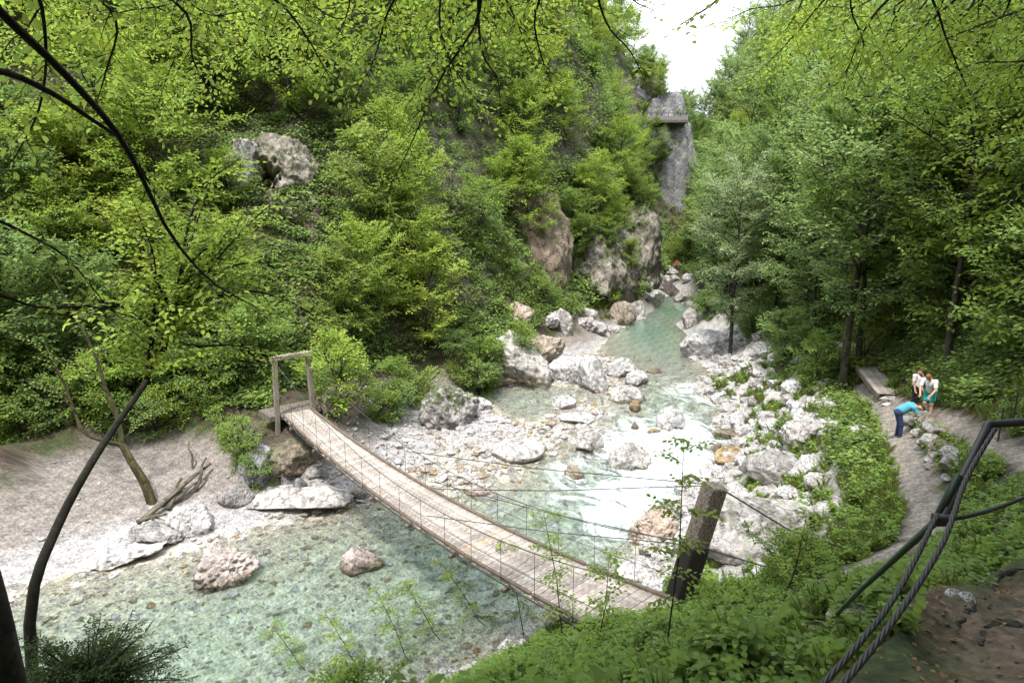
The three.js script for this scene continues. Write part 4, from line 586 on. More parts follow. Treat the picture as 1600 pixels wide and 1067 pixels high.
{ // shrubs along the edge of sandbank and gravel bar
  const list = [[-11.2, -24.9, 1.15, 'mid', 'round leafy bush on the rock beside the bridge gate'], [-10.2, -24.2, 0.9, 'cool', 'ivy green bush hanging below the bridge gate'], [-12.4, -26.2, 1.0, 'mid', 'leafy bush between sandbank and bridge gate']];
  for (const [x, z, s, l, label] of list) plantTree('shrub', Math.floor(s * 10), 'leafy_bush', label, null, at2(x, z), s, LEAF[l], M.bark, rd);
  for (let i = 0; i < 26; i++) { const f = i / 25, x = lerp(-30, -12.5, f) + rr(rd, -0.8, 0.8), z = lerp(-24.5, -30.5, f) + rr(rd, -0.7, 0.9); plantTree('shrub', i, 'leafy_bush', 'low bush in the dark thicket edging the sandbank', 'bushes edging the sandbank', at2(x, z), rr(rd, 1.0, 2.0), [LEAF.mid, LEAF.cool, LEAF.dark][i % 3], M.bark, rd); }
  for (let i = 0; i < 13; i++) { const f = i / 12, x = lerp(-27, -14.5, f) + rr(rd, -0.6, 0.6), z = lerp(-22.2, -28.6, f) + rr(rd, -0.5, 0.5); plantTree(i % 4 ? 'shrub' : 'hazel', i, 'leafy_bush', 'leafy bush spilling down onto the upper sandbank', 'bushes spilling onto the sandbank', at2(x, z), i % 4 ? rr(rd, 1.1, 1.9) : rr(rd, 0.7, 0.95), [LEAF.mid, LEAF.cool, LEAF.bright][i % 3], M.bark, rd); }
  for (const [u, v, k, s, label] of [[945, 325, 'beech', 0.6, 'bright young beech on top of the overhanging cliff'], [985, 315, 'beech', 0.6, 'young beech hanging over the gorge corner'], [905, 330, 'maple', 0.6, 'maple between the bare face and the overhang'], [1078, 390, 'slender', 0.5, 'slim tree hiding the foot of the grey wall'], [1085, 330, 'slender', 0.55, 'slim tree beside the grey wall'], [1010, 330, 'maple', 0.7, 'maple in the shady gorge corner'], [1075, 250, 'beech', 0.7, 'beech on the shoulder beside the grey wall'], [775, 330, 'maple', 0.6, 'young maple beside the bare rock face'], [360, 330, 'hazel', 0.9, 'hazel beside the cave outcrop']]) { const p = hit(u, v); if (p) plantTree(k, Math.floor(u), k === 'slender' ? 'ash_tree' : k === 'hazel' ? 'hazel_shrub' : k + '_tree', label, null, p, s, LEAF[k === 'slender' ? 'pale' : 'bright'], M.bark, rd); }
  for (let i = 0; i < 14; i++) { const f = i / 13, x = lerp(-8, 1, f) + rr(rd, -0.5, 0.5), z = lerp(-30.5, -42, f) + rr(rd, -0.6, 0.6); if (Math.abs(x + 3.7) < 0.6) continue; plantTree(i % 3 ? 'shrub' : 'hazel', i, 'leafy_bush', 'bush in the thicket edging the gravel bar', 'bushes edging the gravel bar', at2(x, z), i % 3 ? rr(rd, 1.0, 1.8) : rr(rd, 0.7, 1), [LEAF.mid, LEAF.olive, LEAF.cool][i % 3], M.bark, rd); }
  plantTree('hazel', 1, 'hazel_shrub', 'fresh green hazel overhanging the timber bridge gate', null, at2(-8.0, -27.8), 1.0, LEAF.bright, M.bark, rd);
  plantTree('hazel', 2, 'hazel_shrub', 'bright hazel behind the timber bridge gate', null, at2(-12.4, -29.6), 1.2, LEAF.mid, M.bark, rd);
  for (const [u, v, s, label] of [[660, 615, 0.8, 'small bush on the crown of the grassy grey rock'], [765, 585, 1.25, 'dark green bush against the rock fin'], [800, 440, 1.3, 'grassy bush on the ledge of the bare rock face'], [850, 470, 1.4, 'hanging bush under the bare rock face'], [905, 400, 1.5, 'bush rooted on top of the overhanging cliff'], [960, 380, 1.7, 'bush draped over the mossy cliff corner']]) { const p = hit(u, v); plantTree('shrub', Math.floor(u), 'cliff_bush', label, null, p, s, LEAF.mid, M.bark, rd); }
  const tp = treeShape(411, { h: 2.9, spread: 1.7, limbs: 14, subs: 4, bare: 0.68, lean: 0.1, leaf: 0.1, gap: 0.08, twig: 0.35, trunk: 0.05 }), t = thing('small_tree', 'small flat-topped tree with a dark bare stem behind the grassy rock', 'tree', hit(708, 590)); mesh('trunk', tp.wood, M.barkDark, t); mesh('crown', tp.leaves, LEAF.cool, t);
}
// ivy and grass tufts on cliffs, bank and slope
const tuft = (() => { const L = new Leaves(), q = rngOf(8); for (let i = 0; i < 38; i++) { const a = q() * 6.28, d = V(Math.cos(a) * rr(q, 0.1, 0.8), 1, Math.sin(a) * rr(q, 0.1, 0.8)).normalize(); L.add(V(Math.cos(a) * 0.04, 0, Math.sin(a) * 0.04), d, V(-Math.cos(a), 0.5, -Math.sin(a)).normalize(), rr(q, 0.15, 0.4), 0.011, rr(q, 0.7, 1.3), rr(q, -0.1, 0.2)); } return L.build(); })();
const herb = (() => { const L = new Leaves(), q = rngOf(18); for (let s = 0; s < 4; s++) { const a = q() * 6.28, top = V(Math.cos(a) * 0.12, rr(q, 0.2, 0.42), Math.sin(a) * 0.12); for (let i = 0; i < 7; i++) { const b = i * 2.2 + a, f = 0.35 + 0.65 * i / 6; L.add(top.clone().multiplyScalar(f), V(Math.cos(b), rr(q, -0.3, 0.3), Math.sin(b)).normalize(), V(rr(q, -0.3, 0.3), 1, rr(q, -0.3, 0.3)).normalize(), rr(q, 0.08, 0.15) * (1.3 - 0.5 * f), 0.07, rr(q, 0.7, 1.25), rr(q, -0.1, 0.1), true); } } return L.build(); })();
function scatter(name, label, g, m, list) { const im = shade(new THREE.InstancedMesh(g, m, list.length)), E = new THREE.Euler(), Q = new THREE.Quaternion(); list.forEach(([x, z, s, y], i) => { E.set(rr(rd, -0.25, 0.25), rd() * 6.28, rr(rd, -0.25, 0.25)); im.setMatrixAt(i, new THREE.Matrix4().compose(V(x, y ?? groundY(x, z) - 0.02, z), Q.setFromEuler(E), V(s, s, s))); }); im.name = numbered(name); scene.add(im); return tag(im, label, name.includes('grass') ? 'grass' : 'plants', null, 'stuff'); }
{
  const a = [], b = [], c = [], d = [], e = [];
  for (let t = 0; t < 40000; t++) { // slope under the viewer
    const x = rr(rd, -17, 14), z = rr(rd, -14.5, 1.0), y = groundY(x, z), nn = fbm2(x * 0.5 + 60, z * 0.5), tr = dLine(x, z, TRAIL), w = rd(); if (y < 0.35 || dLine(x, z, PATH) < 0.7) continue;
    if (tr < 2.0 + nn && x > 1.2) continue; if (Math.hypot(x, z) < 1.6) continue;
    const k = rd(); (k < 0.25 ? a : k < 0.7 ? b : c).push([x, z, k < 0.25 ? rr(rd, 0.4, 0.85) : rr(rd, 0.45, 0.9)]);
  }
  for (let t = 0; t < 12000; t++) { const z = rr(rd, -40, -13), x = riverX(z) + rr(rd, 4, 20), y = groundY(x, z); if (y < 1.0 || y > 9 || dLine(x, z, PATH) < 0.52 || dLine(x, z, PATH2) < 0.45) continue; const g = fbm2(x * 0.6 + 40, z * 0.6); if (y < 3 && g < 0.1) continue; (rd() < 0.5 ? d : e).push([x, z, rr(rd, 0.6, 1.4)]); }
  for (let t = 0; t < 2600; t++) { const u = rr(rd, 770, 1000), v = rr(rd, 300, 500), p = hit(u, v); if (p && fbm2(u * 0.02, v * 0.02) > 0) d.push([p.x, p.z, rr(rd, 1, 2)]); }
  scatter('grass_tuft', 'dark grass tufts on the shaded slope under the viewer', tuft, LEAF.mid, a); scatter('herb_plants', 'low broad-leaved herbs on the shaded slope under the viewer', herb, LEAF.mid, b); scatter('herb_plants', 'darker low herbs on the shaded slope under the viewer', herb, LEAF.cool, c);
  scatter('grass_tuft', 'grass tufts on the limestone bank and cliff ledges', tuft, LEAF.olive, d); scatter('herb_plants', 'leafy herbs covering the bank beside the footpath', herb, LEAF.mid, e);
}
// saplings standing in front of the bridge
{
  const SAP = [[1040, 1020, 1048, 775], [880, 1010, 850, 850], [820, 1000, 790, 880], [760, 990, 700, 905], [690, 1010, 640, 930], [930, 1020, 945, 900], [560, 1050, 520, 980], [480, 1060, 440, 1000], [640, 1040, 600, 950], [1215, 960, 1240, 850]];
  SAP.forEach(([u0, v0, u1, v1], i) => {
    const base = hit(u0, v0) ?? at2(0, -8), dist = base.clone().sub(V(0, EYE, 0)).length(), hgt = Math.max(0.9, (v0 - v1) / LENS * dist / 0.8), top = base.clone().add(V((u1 - u0) / LENS * dist, hgt, 0)), pts = [base.clone().add(V(0, -0.1, 0)), base.clone().lerp(top, 0.5).add(V(0.06, 0, 0.03)), top];
    const L = new Leaves(), wood = [tube(pts, [0.014, 0.01, 0.004], 5)], c = new THREE.CatmullRomCurve3(pts), n = 6 + Math.round(hgt * 3);
    for (let k = 0; k < n; k++) { const f = lerp(0.25, 1, k / (n - 1)), p = c.getPoint(f), a = k * 2.4, l = rr(rd, 0.3, 0.65) * (1.2 - 0.6 * f), d = V(Math.cos(a), rr(rd, 0.05, 0.5), Math.sin(a)).normalize(), bp = [p, p.clone().addScaledVector(d, l * 0.5), p.clone().addScaledVector(d, l).add(V(0, -0.06, 0))]; wood.push(tube(bp, [0.006, 0.004, 0.002], 3, false)); spray(L, wood, bp, rd, { from: 0.2, step: 0.12, twig: 0.22, leaf: 0.08, gap: 0.06, fine: true, rad: 0.002, tilt: 0.4 }); }
    const t = thing('sapling', i === 0 ? 'tallest thin sapling rising in front of the bridge deck' : 'thin leafy sapling on the slope in front of the bridge', 'sapling', V(0, 0, 0), 0, i === 0 ? null : 'saplings in front of the bridge'); mesh('stem', mergeGeometries(wood), M.barkDark, t); mesh('foliage', L.build(), i % 3 ? LEAF.mid : LEAF.olive, t);
  });
}

for (const [x, z, k, label] of [[-4.6, -8.6, 0.4, 'low bush at the slope edge above the clear shallows'], [-2.4, -8.2, 0.38, 'bush on the slope behind the low bush'], [5.2, -10.6, 0.42, 'bush beside the bridge landing']]) plantTree('hazel', Math.round(-z), 'slope_bush', label, null, at2(x, z), k, LEAF.mid, M.bark, rd);

// ------------------------------------------------------------------ trees around the viewer
function nearTree(name, label, trunkPts, trunkR, boughs, leaf, bark, opt) {
  const t = thing(name, label, 'tree'), L = new Leaves(), w = [];
  if (trunkPts) w.push(tube(smoothLine(trunkPts, 24), taper(25, trunkR[0], trunkR[1]), 12));
  for (const [pts, r0, r1, o] of boughs) { const sp = smoothLine(pts, 16), k = o?.woodFrom ?? 0; w.push(tube(sp, taper(17, r0, r1), 6)); spray(L, w, sp.slice(k), rd, { from: 0.05, step: 0.22, twig: 0.55, leaf: 0.085, gap: 0.065, fine: true, rad: 0.005, tilt: 0.6, droop: 0.3, ...opt, ...o }); }
  mesh('trunk', mergeGeometries(w), bark, t); mesh('crown', L.build(), leaf, t); return t;
}
const P3 = (d, ...uv) => uv.map(([u, v], i) => pxd(u, v, Array.isArray(d) ? lerp(d[0], d[1], i / (uv.length - 1)) : d));
{ // curved thin tree
  const foot = pxd(28, 1010, 8.2); foot.y = Math.min(foot.y, groundY(foot.x, foot.z) - 0.1);
  const tr = [foot, ...P3([8.2, 9.5], [48, 940], [90, 820], [135, 735], [180, 665], [225, 600], [262, 530], [272, 490])];
  const top = tr[tr.length - 1];
  nearTree('curved_tree', 'thin dark tree bending out over the sandbank with bright leaves', tr, [0.055, 0.026], [
    [[top, ...P3([9.5, 9.8], [285, 430], [320, 390], [380, 370])], 0.03, 0.006], [[top, ...P3([9.5, 9.3], [320, 470], [390, 455], [450, 470], [500, 500])], 0.03, 0.006], [[top, ...P3([9.5, 10.2], [240, 430], [230, 360], [260, 300])], 0.025, 0.006], [[tr[6], ...P3([9.3, 9.8], [300, 540], [370, 540], [440, 560])], 0.02, 0.006],
    [[top, ...P3([9.5, 9.0], [330, 430], [400, 410], [470, 430])], 0.02, 0.005], [[tr[6], ...P3([9.3, 8.8], [220, 500], [170, 470], [130, 480])], 0.02, 0.005], [[top, ...P3([9.5, 9.2], [300, 330], [330, 280], [370, 250])], 0.02, 0.005],
    ...Array.from({ length: 11 }, (_, k) => { const u = rr(rd, 180, 520), v = rr(rd, 260, 560), s = tr[5 + (k % 3)]; return [[s, ...P3([9.4, rr(rd, 8.8, 10.4)], [lerp(265, u, 0.4), lerp(500, v, 0.4) - 12], [lerp(265, u, 0.75), lerp(500, v, 0.75) - 10], [u, v])], 0.014, 0.004, {}]; }),
  ], LEAF.bright, M.barkDark, { twig: 0.7, step: 0.15, leaf: 0.088, gap: 0.055, tilt: 0.9 });
}
{ // overhanging tree rooted at the picture's lower corner
  const foot = pxd(5, 1075, 5.2); foot.y = Math.min(foot.y, groundY(foot.x, foot.z)) - 0.2;
  const tr = [foot, pxd(-8, 990, 5.2), pxd(-60, 800, 5.2), pxd(-160, 500, 5.6), pxd(-240, 150, 6), pxd(-260, -250, 6.4)];
  const T = tr[4], T5 = tr[5];
  nearTree('overhanging_tree', 'dark overhanging tree whose black boughs cross in front of the slope', tr, [0.105, 0.07], [
    [[T5, ...P3([6.4, 7.2], [-20, 0], [100, 115], [180, 205], [225, 285], [265, 365], [330, 440], [400, 480])], 0.04, 0.006, { woodFrom: 9, step: 0.35, fill: 0.7 }],
    [[T, ...P3([6.2, 7], [-20, 108], [70, 140], [140, 185], [195, 225], [240, 300])], 0.032, 0.008, { woodFrom: 12, step: 0.4, fill: 0.5 }],
    [[T5, ...P3([6.4, 7], [40, -40], [70, 60], [60, 170], [20, 250])], 0.02, 0.005], [[T5, ...P3([6.2, 7.4], [160, -60], [290, 20], [300, 90], [330, 150])], 0.02, 0.005], [[T5, ...P3([6, 7.6], [260, -80], [430, 0], [480, 60], [520, 130])], 0.02, 0.005],
    [[T5, ...P3([6.2, 7.2], [100, -40], [180, 30], [165, 110], [150, 160])], 0.018, 0.005], [[T, ...P3([6.2, 6.2], [-30, 330], [30, 360], [100, 400], [160, 470])], 0.018, 0.005, { woodFrom: 6 }], [[tr[3], ...P3([5.6, 6.2], [-20, 460], [60, 480], [150, 480], [220, 500])], 0.016, 0.004, { woodFrom: 8, step: 0.3 }],
  ], LEAF.olive, M.barkDark, {});
}
{ // beech above the viewer, its twigs hang into the top of the view
  const foot = at2(1.8, 3.2), top = V(0.6, 19.5, 1.6), tr = [foot, V(1.9, 14, 2.9), V(1.2, 17, 2.2), top];
  const bo = (d, o, ...uv) => [[tr[2].clone(), V(lerp(0.8, pxd(uv[0][0], uv[0][1], d).x, 0.5), 16.6, -1.4), ...P3([d, d + 0.8], ...uv)], 0.02, 0.004, { woodFrom: 6, ...o }];
  const canopy = []; for (let k = 0; k < 40; k++) { const a = k * 2.4, l = rr(rd, 2.5, 6), y = rr(rd, 16.8, 20.5), s = tr[2].clone().lerp(top, rd()); canopy.push([[s, s.clone().add(V(Math.cos(a) * l * 0.5, 0.5, Math.sin(a) * l * 0.5)), V(s.x + Math.cos(a) * l, y, s.z + Math.sin(a) * l)], 0.03, 0.006, { twig: 0.9, gap: 0.09, leaf: 0.11, step: 0.25 }]); }
  nearTree('overhead_beech', 'beech above the viewer with thin dark twigs hanging into the upper edge', tr, [0.22, 0.08], [
    bo(6.2, {}, [755, -30], [742, 40], [702, 100], [672, 155], [640, 230], [610, 290]), bo(6.2, { step: 0.3 }, [748, -20], [748, 40], [756, 90], [776, 120], [782, 165]), bo(6.6, {}, [640, -50], [605, 20], [585, 90], [560, 140]), bo(6.6, {}, [860, -50], [835, 30], [850, 100], [870, 150]), bo(7, { fill: 0.5 }, [930, -40], [950, 40], [985, 80], [1010, 130]),
    bo(6.8, { fill: 0.6 }, [1160, -60], [1120, 0], [1085, 25], [1060, 40]), bo(7, { fill: 0.5 }, [960, -50], [990, 0], [1020, 15]), bo(7.5, {}, [690, -40], [690, 60], [740, 150], [800, 200]), bo(7, {}, [540, -60], [545, 10], [520, 70]), bo(7.2, {}, [780, -40], [810, 40], [830, 90]),
    ...Array.from({ length: 26 }, (_, k) => { const u = 20 + k * 34 + rr(rd, -20, 20), e = rr(rd, 10, 170), b = rr(rd, 90, 240) * (k % 2 ? 1 : -1), d = rr(rd, 7.5, 12); return bo(d, { step: 0.16, twig: 0.75, tilt: 1.1 }, [u - b * 0.5, -50], [u - b * 0.1, e * 0.3 + rr(rd, -20, 20)], [u + b * 0.2, e * 0.6 + rr(rd, -20, 20)], [u + b * 0.5, e]); }),
    ...canopy,
  ], LEAF.bright, M.barkDark, { twig: 0.45, leaf: 0.075 });
}
{ // second overhead tree at the trail
  const foot = at2(7.5, 0.5), top = V(8.6, 21, -1.5), tr = [foot, V(7.9, 14.5, 0.2), V(8.2, 18, -0.8), top], bo = (d, o, ...uv) => [[tr[2].clone(), ...P3([d, d + 1], ...uv)], 0.022, 0.004, { woodFrom: 5, ...o }];
  const canopy = []; for (let k = 0; k < 36; k++) { const a = k * 2.4, l = rr(rd, 2.5, 5.5), y = rr(rd, 17.5, 22), s = tr[2].clone().lerp(top, rd()); canopy.push([[s, s.clone().add(V(Math.cos(a) * l * 0.5, 0.5, Math.sin(a) * l * 0.5)), V(s.x + Math.cos(a) * l, y, s.z + Math.sin(a) * l)], 0.03, 0.006, { twig: 0.9, gap: 0.09, leaf: 0.11, step: 0.25 }]); }
  nearTree('overhead_beech', 'beech beside the trail with boughs reaching across the upper slope', tr, [0.2, 0.08], [
    bo(9, {}, [1460, -60], [1470, 30], [1500, 110], [1530, 175]), bo(9, {}, [1680, 60], [1600, 95], [1520, 100], [1450, 140]), bo(8.5, {}, [1680, 130], [1600, 170], [1540, 215], [1480, 240]), bo(9, {}, [1680, -20], [1570, 25], [1480, 60], [1420, 90]), bo(10, {}, [1350, -60], [1330, 10], [1350, 70], [1330, 130]), bo(10, {}, [1280, -60], [1250, 10], [1220, 60]), bo(9, {}, [1690, 250], [1610, 280], [1560, 330], [1520, 350]), bo(8, {}, [1690, 400], [1620, 420], [1580, 450]),
    ...Array.from({ length: 20 }, (_, k) => { const u = 1190 + k * 23 + rr(rd, -15, 15), e = rr(rd, 10, 170), b = -rr(rd, 60, 180), d = rr(rd, 9, 14); return bo(d, { step: 0.18, twig: 0.75, tilt: 1.1 }, [u - b * 0.6, -50 + e * 0.3], [u - b * 0.2, e * 0.4 + rr(rd, -20, 20)], [u + b * 0.1, e * 0.7 + rr(rd, -20, 20)], [u + b * 0.4, e]); }),
    ...canopy,
  ], LEAF.bright, M.barkDark, { twig: 0.6, leaf: 0.085 });
}
{ // yew shrub in the lower corner
  const base = at2(-5.0, -6.2), L = new Leaves(), w = []; base.y -= 0.1; const c = pxd(140, 1090, 8); c.y = Math.max(c.y, groundY(c.x, c.z));
  for (let k = 0; k < 90; k++) { const a = k * 2.4, e = rr(rd, 0.0, 1.3), l = rr(rd, 0.4, 1.0), d = V(Math.cos(a) * Math.cos(e), Math.sin(e), Math.sin(a) * Math.cos(e)), pts = [c, c.clone().addScaledVector(d, l * 0.5), c.clone().addScaledVector(d, l).add(V(0, -0.2 * l, 0))]; w.push(tube(pts, [0.016, 0.01, 0.003], 4, false)); spray(L, w, pts, rd, { from: 0.2, step: 0.09, twig: 0.26, leaf: 0.055, gap: 0.016, slim: 0.45, rad: 0.003, tilt: 0.7 }); }
  const t = thing('yew_shrub', 'dark feathery yew shrub at the foot of the curved tree', 'shrub'); mesh('stem', mergeGeometries(w), M.barkDark, t); mesh('foliage', L.build(), LEAF.needle, t);
}
{ // leaning tree on the sandbank
  const b = hit(238, 786), d = b.clone().sub(V(0, EYE, 0)).length(), q = (u, v, k = 0) => pxd(u, v, d + k), L = new Leaves(), w = [];
  const tr = [b.clone().add(V(0, -0.2, 0)), q(225, 755), q(205, 722), q(190, 695, 0.2)];
  w.push(tube(smoothLine(tr, 10), taper(11, 0.2, 0.13), 8)); w.push(tube(smoothLine([tr[3], q(165, 690, 0.2), q(130, 675, 0.4), q(115, 640, 0.6), q(95, 590, 0.6), q(70, 540, 1)], 12), taper(13, 0.1, 0.03), 6)); w.push(tube(smoothLine([tr[3], q(185, 660, 0.3), q(165, 610, 0.5), q(150, 560, 0.6), q(120, 500, 0.8), q(80, 430, 1.2)], 12), taper(13, 0.1, 0.03), 6));
  for (const [a, c] of [[[190, 690], [260, 640]], [[150, 560], [200, 500]], [[165, 610], [90, 560]], [[120, 500], [180, 440]], [[115, 640], [40, 600]], [[95, 590], [20, 520]]]) { const pts = [q(...a, 0.4), q((a[0] + c[0]) / 2, (a[1] + c[1]) / 2 - 15, 0.5), q(...c, 0.7)]; w.push(tube(pts, [0.04, 0.025, 0.008], 4)); spray(L, w, pts, rd, { step: 0.25, twig: 0.6, leaf: 0.12, gap: 0.09 }); }
  const t = thing('leaning_tree', 'moss brown leaning tree rooted in the sandbank beside the driftwood', 'tree'); mesh('trunk', mergeGeometries(w), M.barkMoss, t); mesh('crown', L.build(), LEAF.mid, t);
}
{ // driftwood
  for (const [u0, v0, u1, v1, r, lab] of [[222, 818, 330, 740, 0.09, 'longest pale driftwood pole leaning across the heap'], [215, 822, 262, 818, 0.07, 'short bent driftwood stick at the heap end'], [250, 795, 300, 775, 0.08, 'thick driftwood log in the middle of the heap'], [262, 800, 285, 762, 0.07, 'stubby driftwood limb standing out of the heap'], [270, 790, 312, 765, 0.06, 'grey driftwood branch under the long pole'], [305, 770, 322, 715, 0.06, 'upright forked driftwood snag'], [245, 812, 240, 826, 0.05, 'broken driftwood end on the dark slab'], [300, 735, 295, 690, 0.04, 'dead twisted twig above the driftwood']]) {
    const a = hit(u0, v0), c = hit(u1, v1) ?? a, d = a.clone().sub(V(0, EYE, 0)).length(), e = v0 - v1 > 40 && Math.abs(u1 - u0) < 40 ? pxd(u1, v1, d + 0.3) : c.clone().add(V(0, 0.35, 0)); a.y += 0.1; const m = mesh('driftwood_log', tube(smoothLine([a, a.clone().lerp(e, 0.4).add(V(0.06, 0.08, 0)), a.clone().lerp(e, 0.75).add(V(-0.05, 0.02, 0.04)), e], 8), taper(9, r * 1.35, r * 0.6), 7), M.drift); tag(m, lab, 'driftwood');
  }
}

// ------------------------------------------------------------------ path furniture
{ // stone wall between the two paths
  const t = thing('stone_wall', 'rough dry stone wall between footpath and upper path', 'wall'), r = rngOf(410), kinds = [0, 1, 2].map((k) => rockShape(960 + k, [1, 0.7, 0.85], { detail: 6, cuts: 11, rough: 0.12, tone: ['grey', 'pale', 'brown'][k], stain: 0.5, moss: 0.3 }));
  const line = [hit(1412, 650), hit(1432, 690), hit(1450, 725), hit(1468, 762)];
  for (let i = 0; i < 34; i++) { const f = r() * 2.999, k = Math.floor(f), p = line[k].clone().lerp(line[k + 1], f - k), s = rr(r, 0.16, 0.34), lift = r(); const m = mesh('stone', kinds[i % 3], M.rock, t); const x = p.x + lift * 0.5, z = p.z - lift * 0.1; m.position.set(x, groundY(p.x, p.z) + lift * 0.65, z); m.scale.set(s * 1.2, s, s); m.rotation.y = r() * 6.28; }
}
{ // wooden walkway climbing from the footpath
  const a = hit(1392, 622).add(V(0, 0.12, 0)), b = hit(1322, 556).add(V(0, 0.7, 0)), d = b.clone().sub(a), n = Math.round(d.length() / 0.24), turn = Math.atan2(d.x, d.z), pit = -Math.atan2(d.y, Math.hypot(d.x, d.z)), t = thing('wooden_walkway', 'grey plank walkway climbing from the footpath under the trees', 'walkway'), g = box(1.1, 0.05, 0.22, 0.008);
  for (let i = 0; i < n; i++) { const m = mesh('plank', g, M.planks[i % 4], t); m.position.copy(a).addScaledVector(d, (i + 0.5) / n); m.rotation.order = 'YXZ'; m.rotation.set(pit, turn, 0); }
  for (const o of [-1, 1]) { const m = mesh('stringer', box(0.1, 0.18, d.length(), 0.01), M.edge, t); m.position.copy(a).addScaledVector(d, 0.5).add(V(Math.cos(turn) * 0.5 * o, -0.13, -Math.sin(turn) * 0.5 * o)); m.rotation.order = 'YXZ'; m.rotation.set(pit, turn, 0); }
  for (let i = 0; i < 3; i++) { const m = mesh('stone_step', rockShape(980 + i, [0.6, 0.14, 0.3], { detail: 6, cuts: 10, flatTop: 0.6, tone: 'pale', rough: 0.08 }), M.rock, t); m.position.copy(a).addScaledVector(d.clone().normalize(), -0.35 - i * 0.35).add(V(0, -0.06 - i * 0.09, 0)); m.rotation.y = turn; }
}
{ // fence wires beside the upper path
  const t = thing('wire_fence', 'thin post and wire fence beside the upper path', 'fence'), pts = [hit(1560, 690), hit(1582, 668), hit(1640, 690) ?? at2(17, -18)].map((p) => p.clone());
  for (const p of pts) mesh('post', tube([p.clone().add(V(0, -0.2, 0)), p.clone().add(V(0, 1.0, 0))], 0.025, 6), M.steel, t);
  for (const h of [0.5, 0.95]) mesh('wire', tube(pts.map((p) => p.clone().add(V(0, h, 0))), 0.008, 4), M.wire, t);
}
{ // handrail of the trail: bent pipe, green strut and two twisted wire ropes
  const t = thing('trail_handrail', 'steel trail handrail with bent dark pipe and paired wire ropes', 'handrail');
  const bend = pxd(1546, 663, 3.4), clampP = pxd(1472, 812, 3.1), foot = hit(1292, 962) ?? pxd(1292, 962, 4);
  const far = pxd(1720, 652, 3.7), R = (a, b, k) => a.clone().lerp(b, k);
  mesh('pipe', tube(smoothLine([far, R(far, bend, 0.5), R(far, bend, 0.93), bend, R(bend, clampP, 0.08), R(bend, clampP, 0.5), clampP], 26), 0.017, 10), M.steel, t);
  const fd = foot.clone().sub(clampP); mesh('strut', tube([R(bend, clampP, 0.55).add(V(-0.028, 0, 0.01)), clampP.clone().add(V(-0.028, 0, 0.01)), clampP.clone().addScaledVector(fd, 0.5).add(V(0, -0.02, 0)), foot.clone().add(V(0, -0.1, 0))], 0.016, 8), M.green, t);
  const rope = (pts, rad) => { // three strands laid round each other
    const c = new THREE.CatmullRomCurve3(pts), n = Math.round(c.getLength() / 0.012), out = [];
    for (let s = 0; s < 4; s++) { const q = []; for (let i = 0; i <= n; i++) { const f = i / n, p = c.getPointAt(f), tg = c.getTangentAt(Math.min(f, 0.999)), u = tg.clone().cross(V(0, 1, 0)).normalize(), w = u.clone().cross(tg), a = i * 0.42 + s * Math.PI / 2; q.push(p.addScaledVector(u, Math.cos(a) * rad * 0.52).addScaledVector(w, Math.sin(a) * rad * 0.52)); } out.push(tube(q, rad * 0.56, 5, false)); }
    return mergeGeometries(out);
  };
  mesh('wire_rope', rope([clampP.clone().add(V(-0.02, 0.02, 0)), pxd(1400, 930, 2.6), pxd(1330, 1020, 2.25), pxd(1230, 1130, 1.95)], 0.009), M.rope, t);
  mesh('wire_rope', rope([bend.clone().add(V(0.005, -0.01, 0.03)), pxd(1512, 745, 3.1), pxd(1475, 845, 2.7), pxd(1400, 965, 2.3), pxd(1300, 1090, 1.9), pxd(1270, 1125, 1.8)], 0.009), M.rope, t);
  mesh('thin_cable', tube(smoothLine([clampP.clone().add(V(0.02, 0, 0)), pxd(1520, 805, 3.3), pxd(1600, 778, 3.8), pxd(1700, 730, 4.2)], 14), 0.009, 6), M.rope, t);
  mesh('rope_clamp', box(0.07, 0.045, 0.04, 0.006), M.steel, t).position.copy(clampP);
}
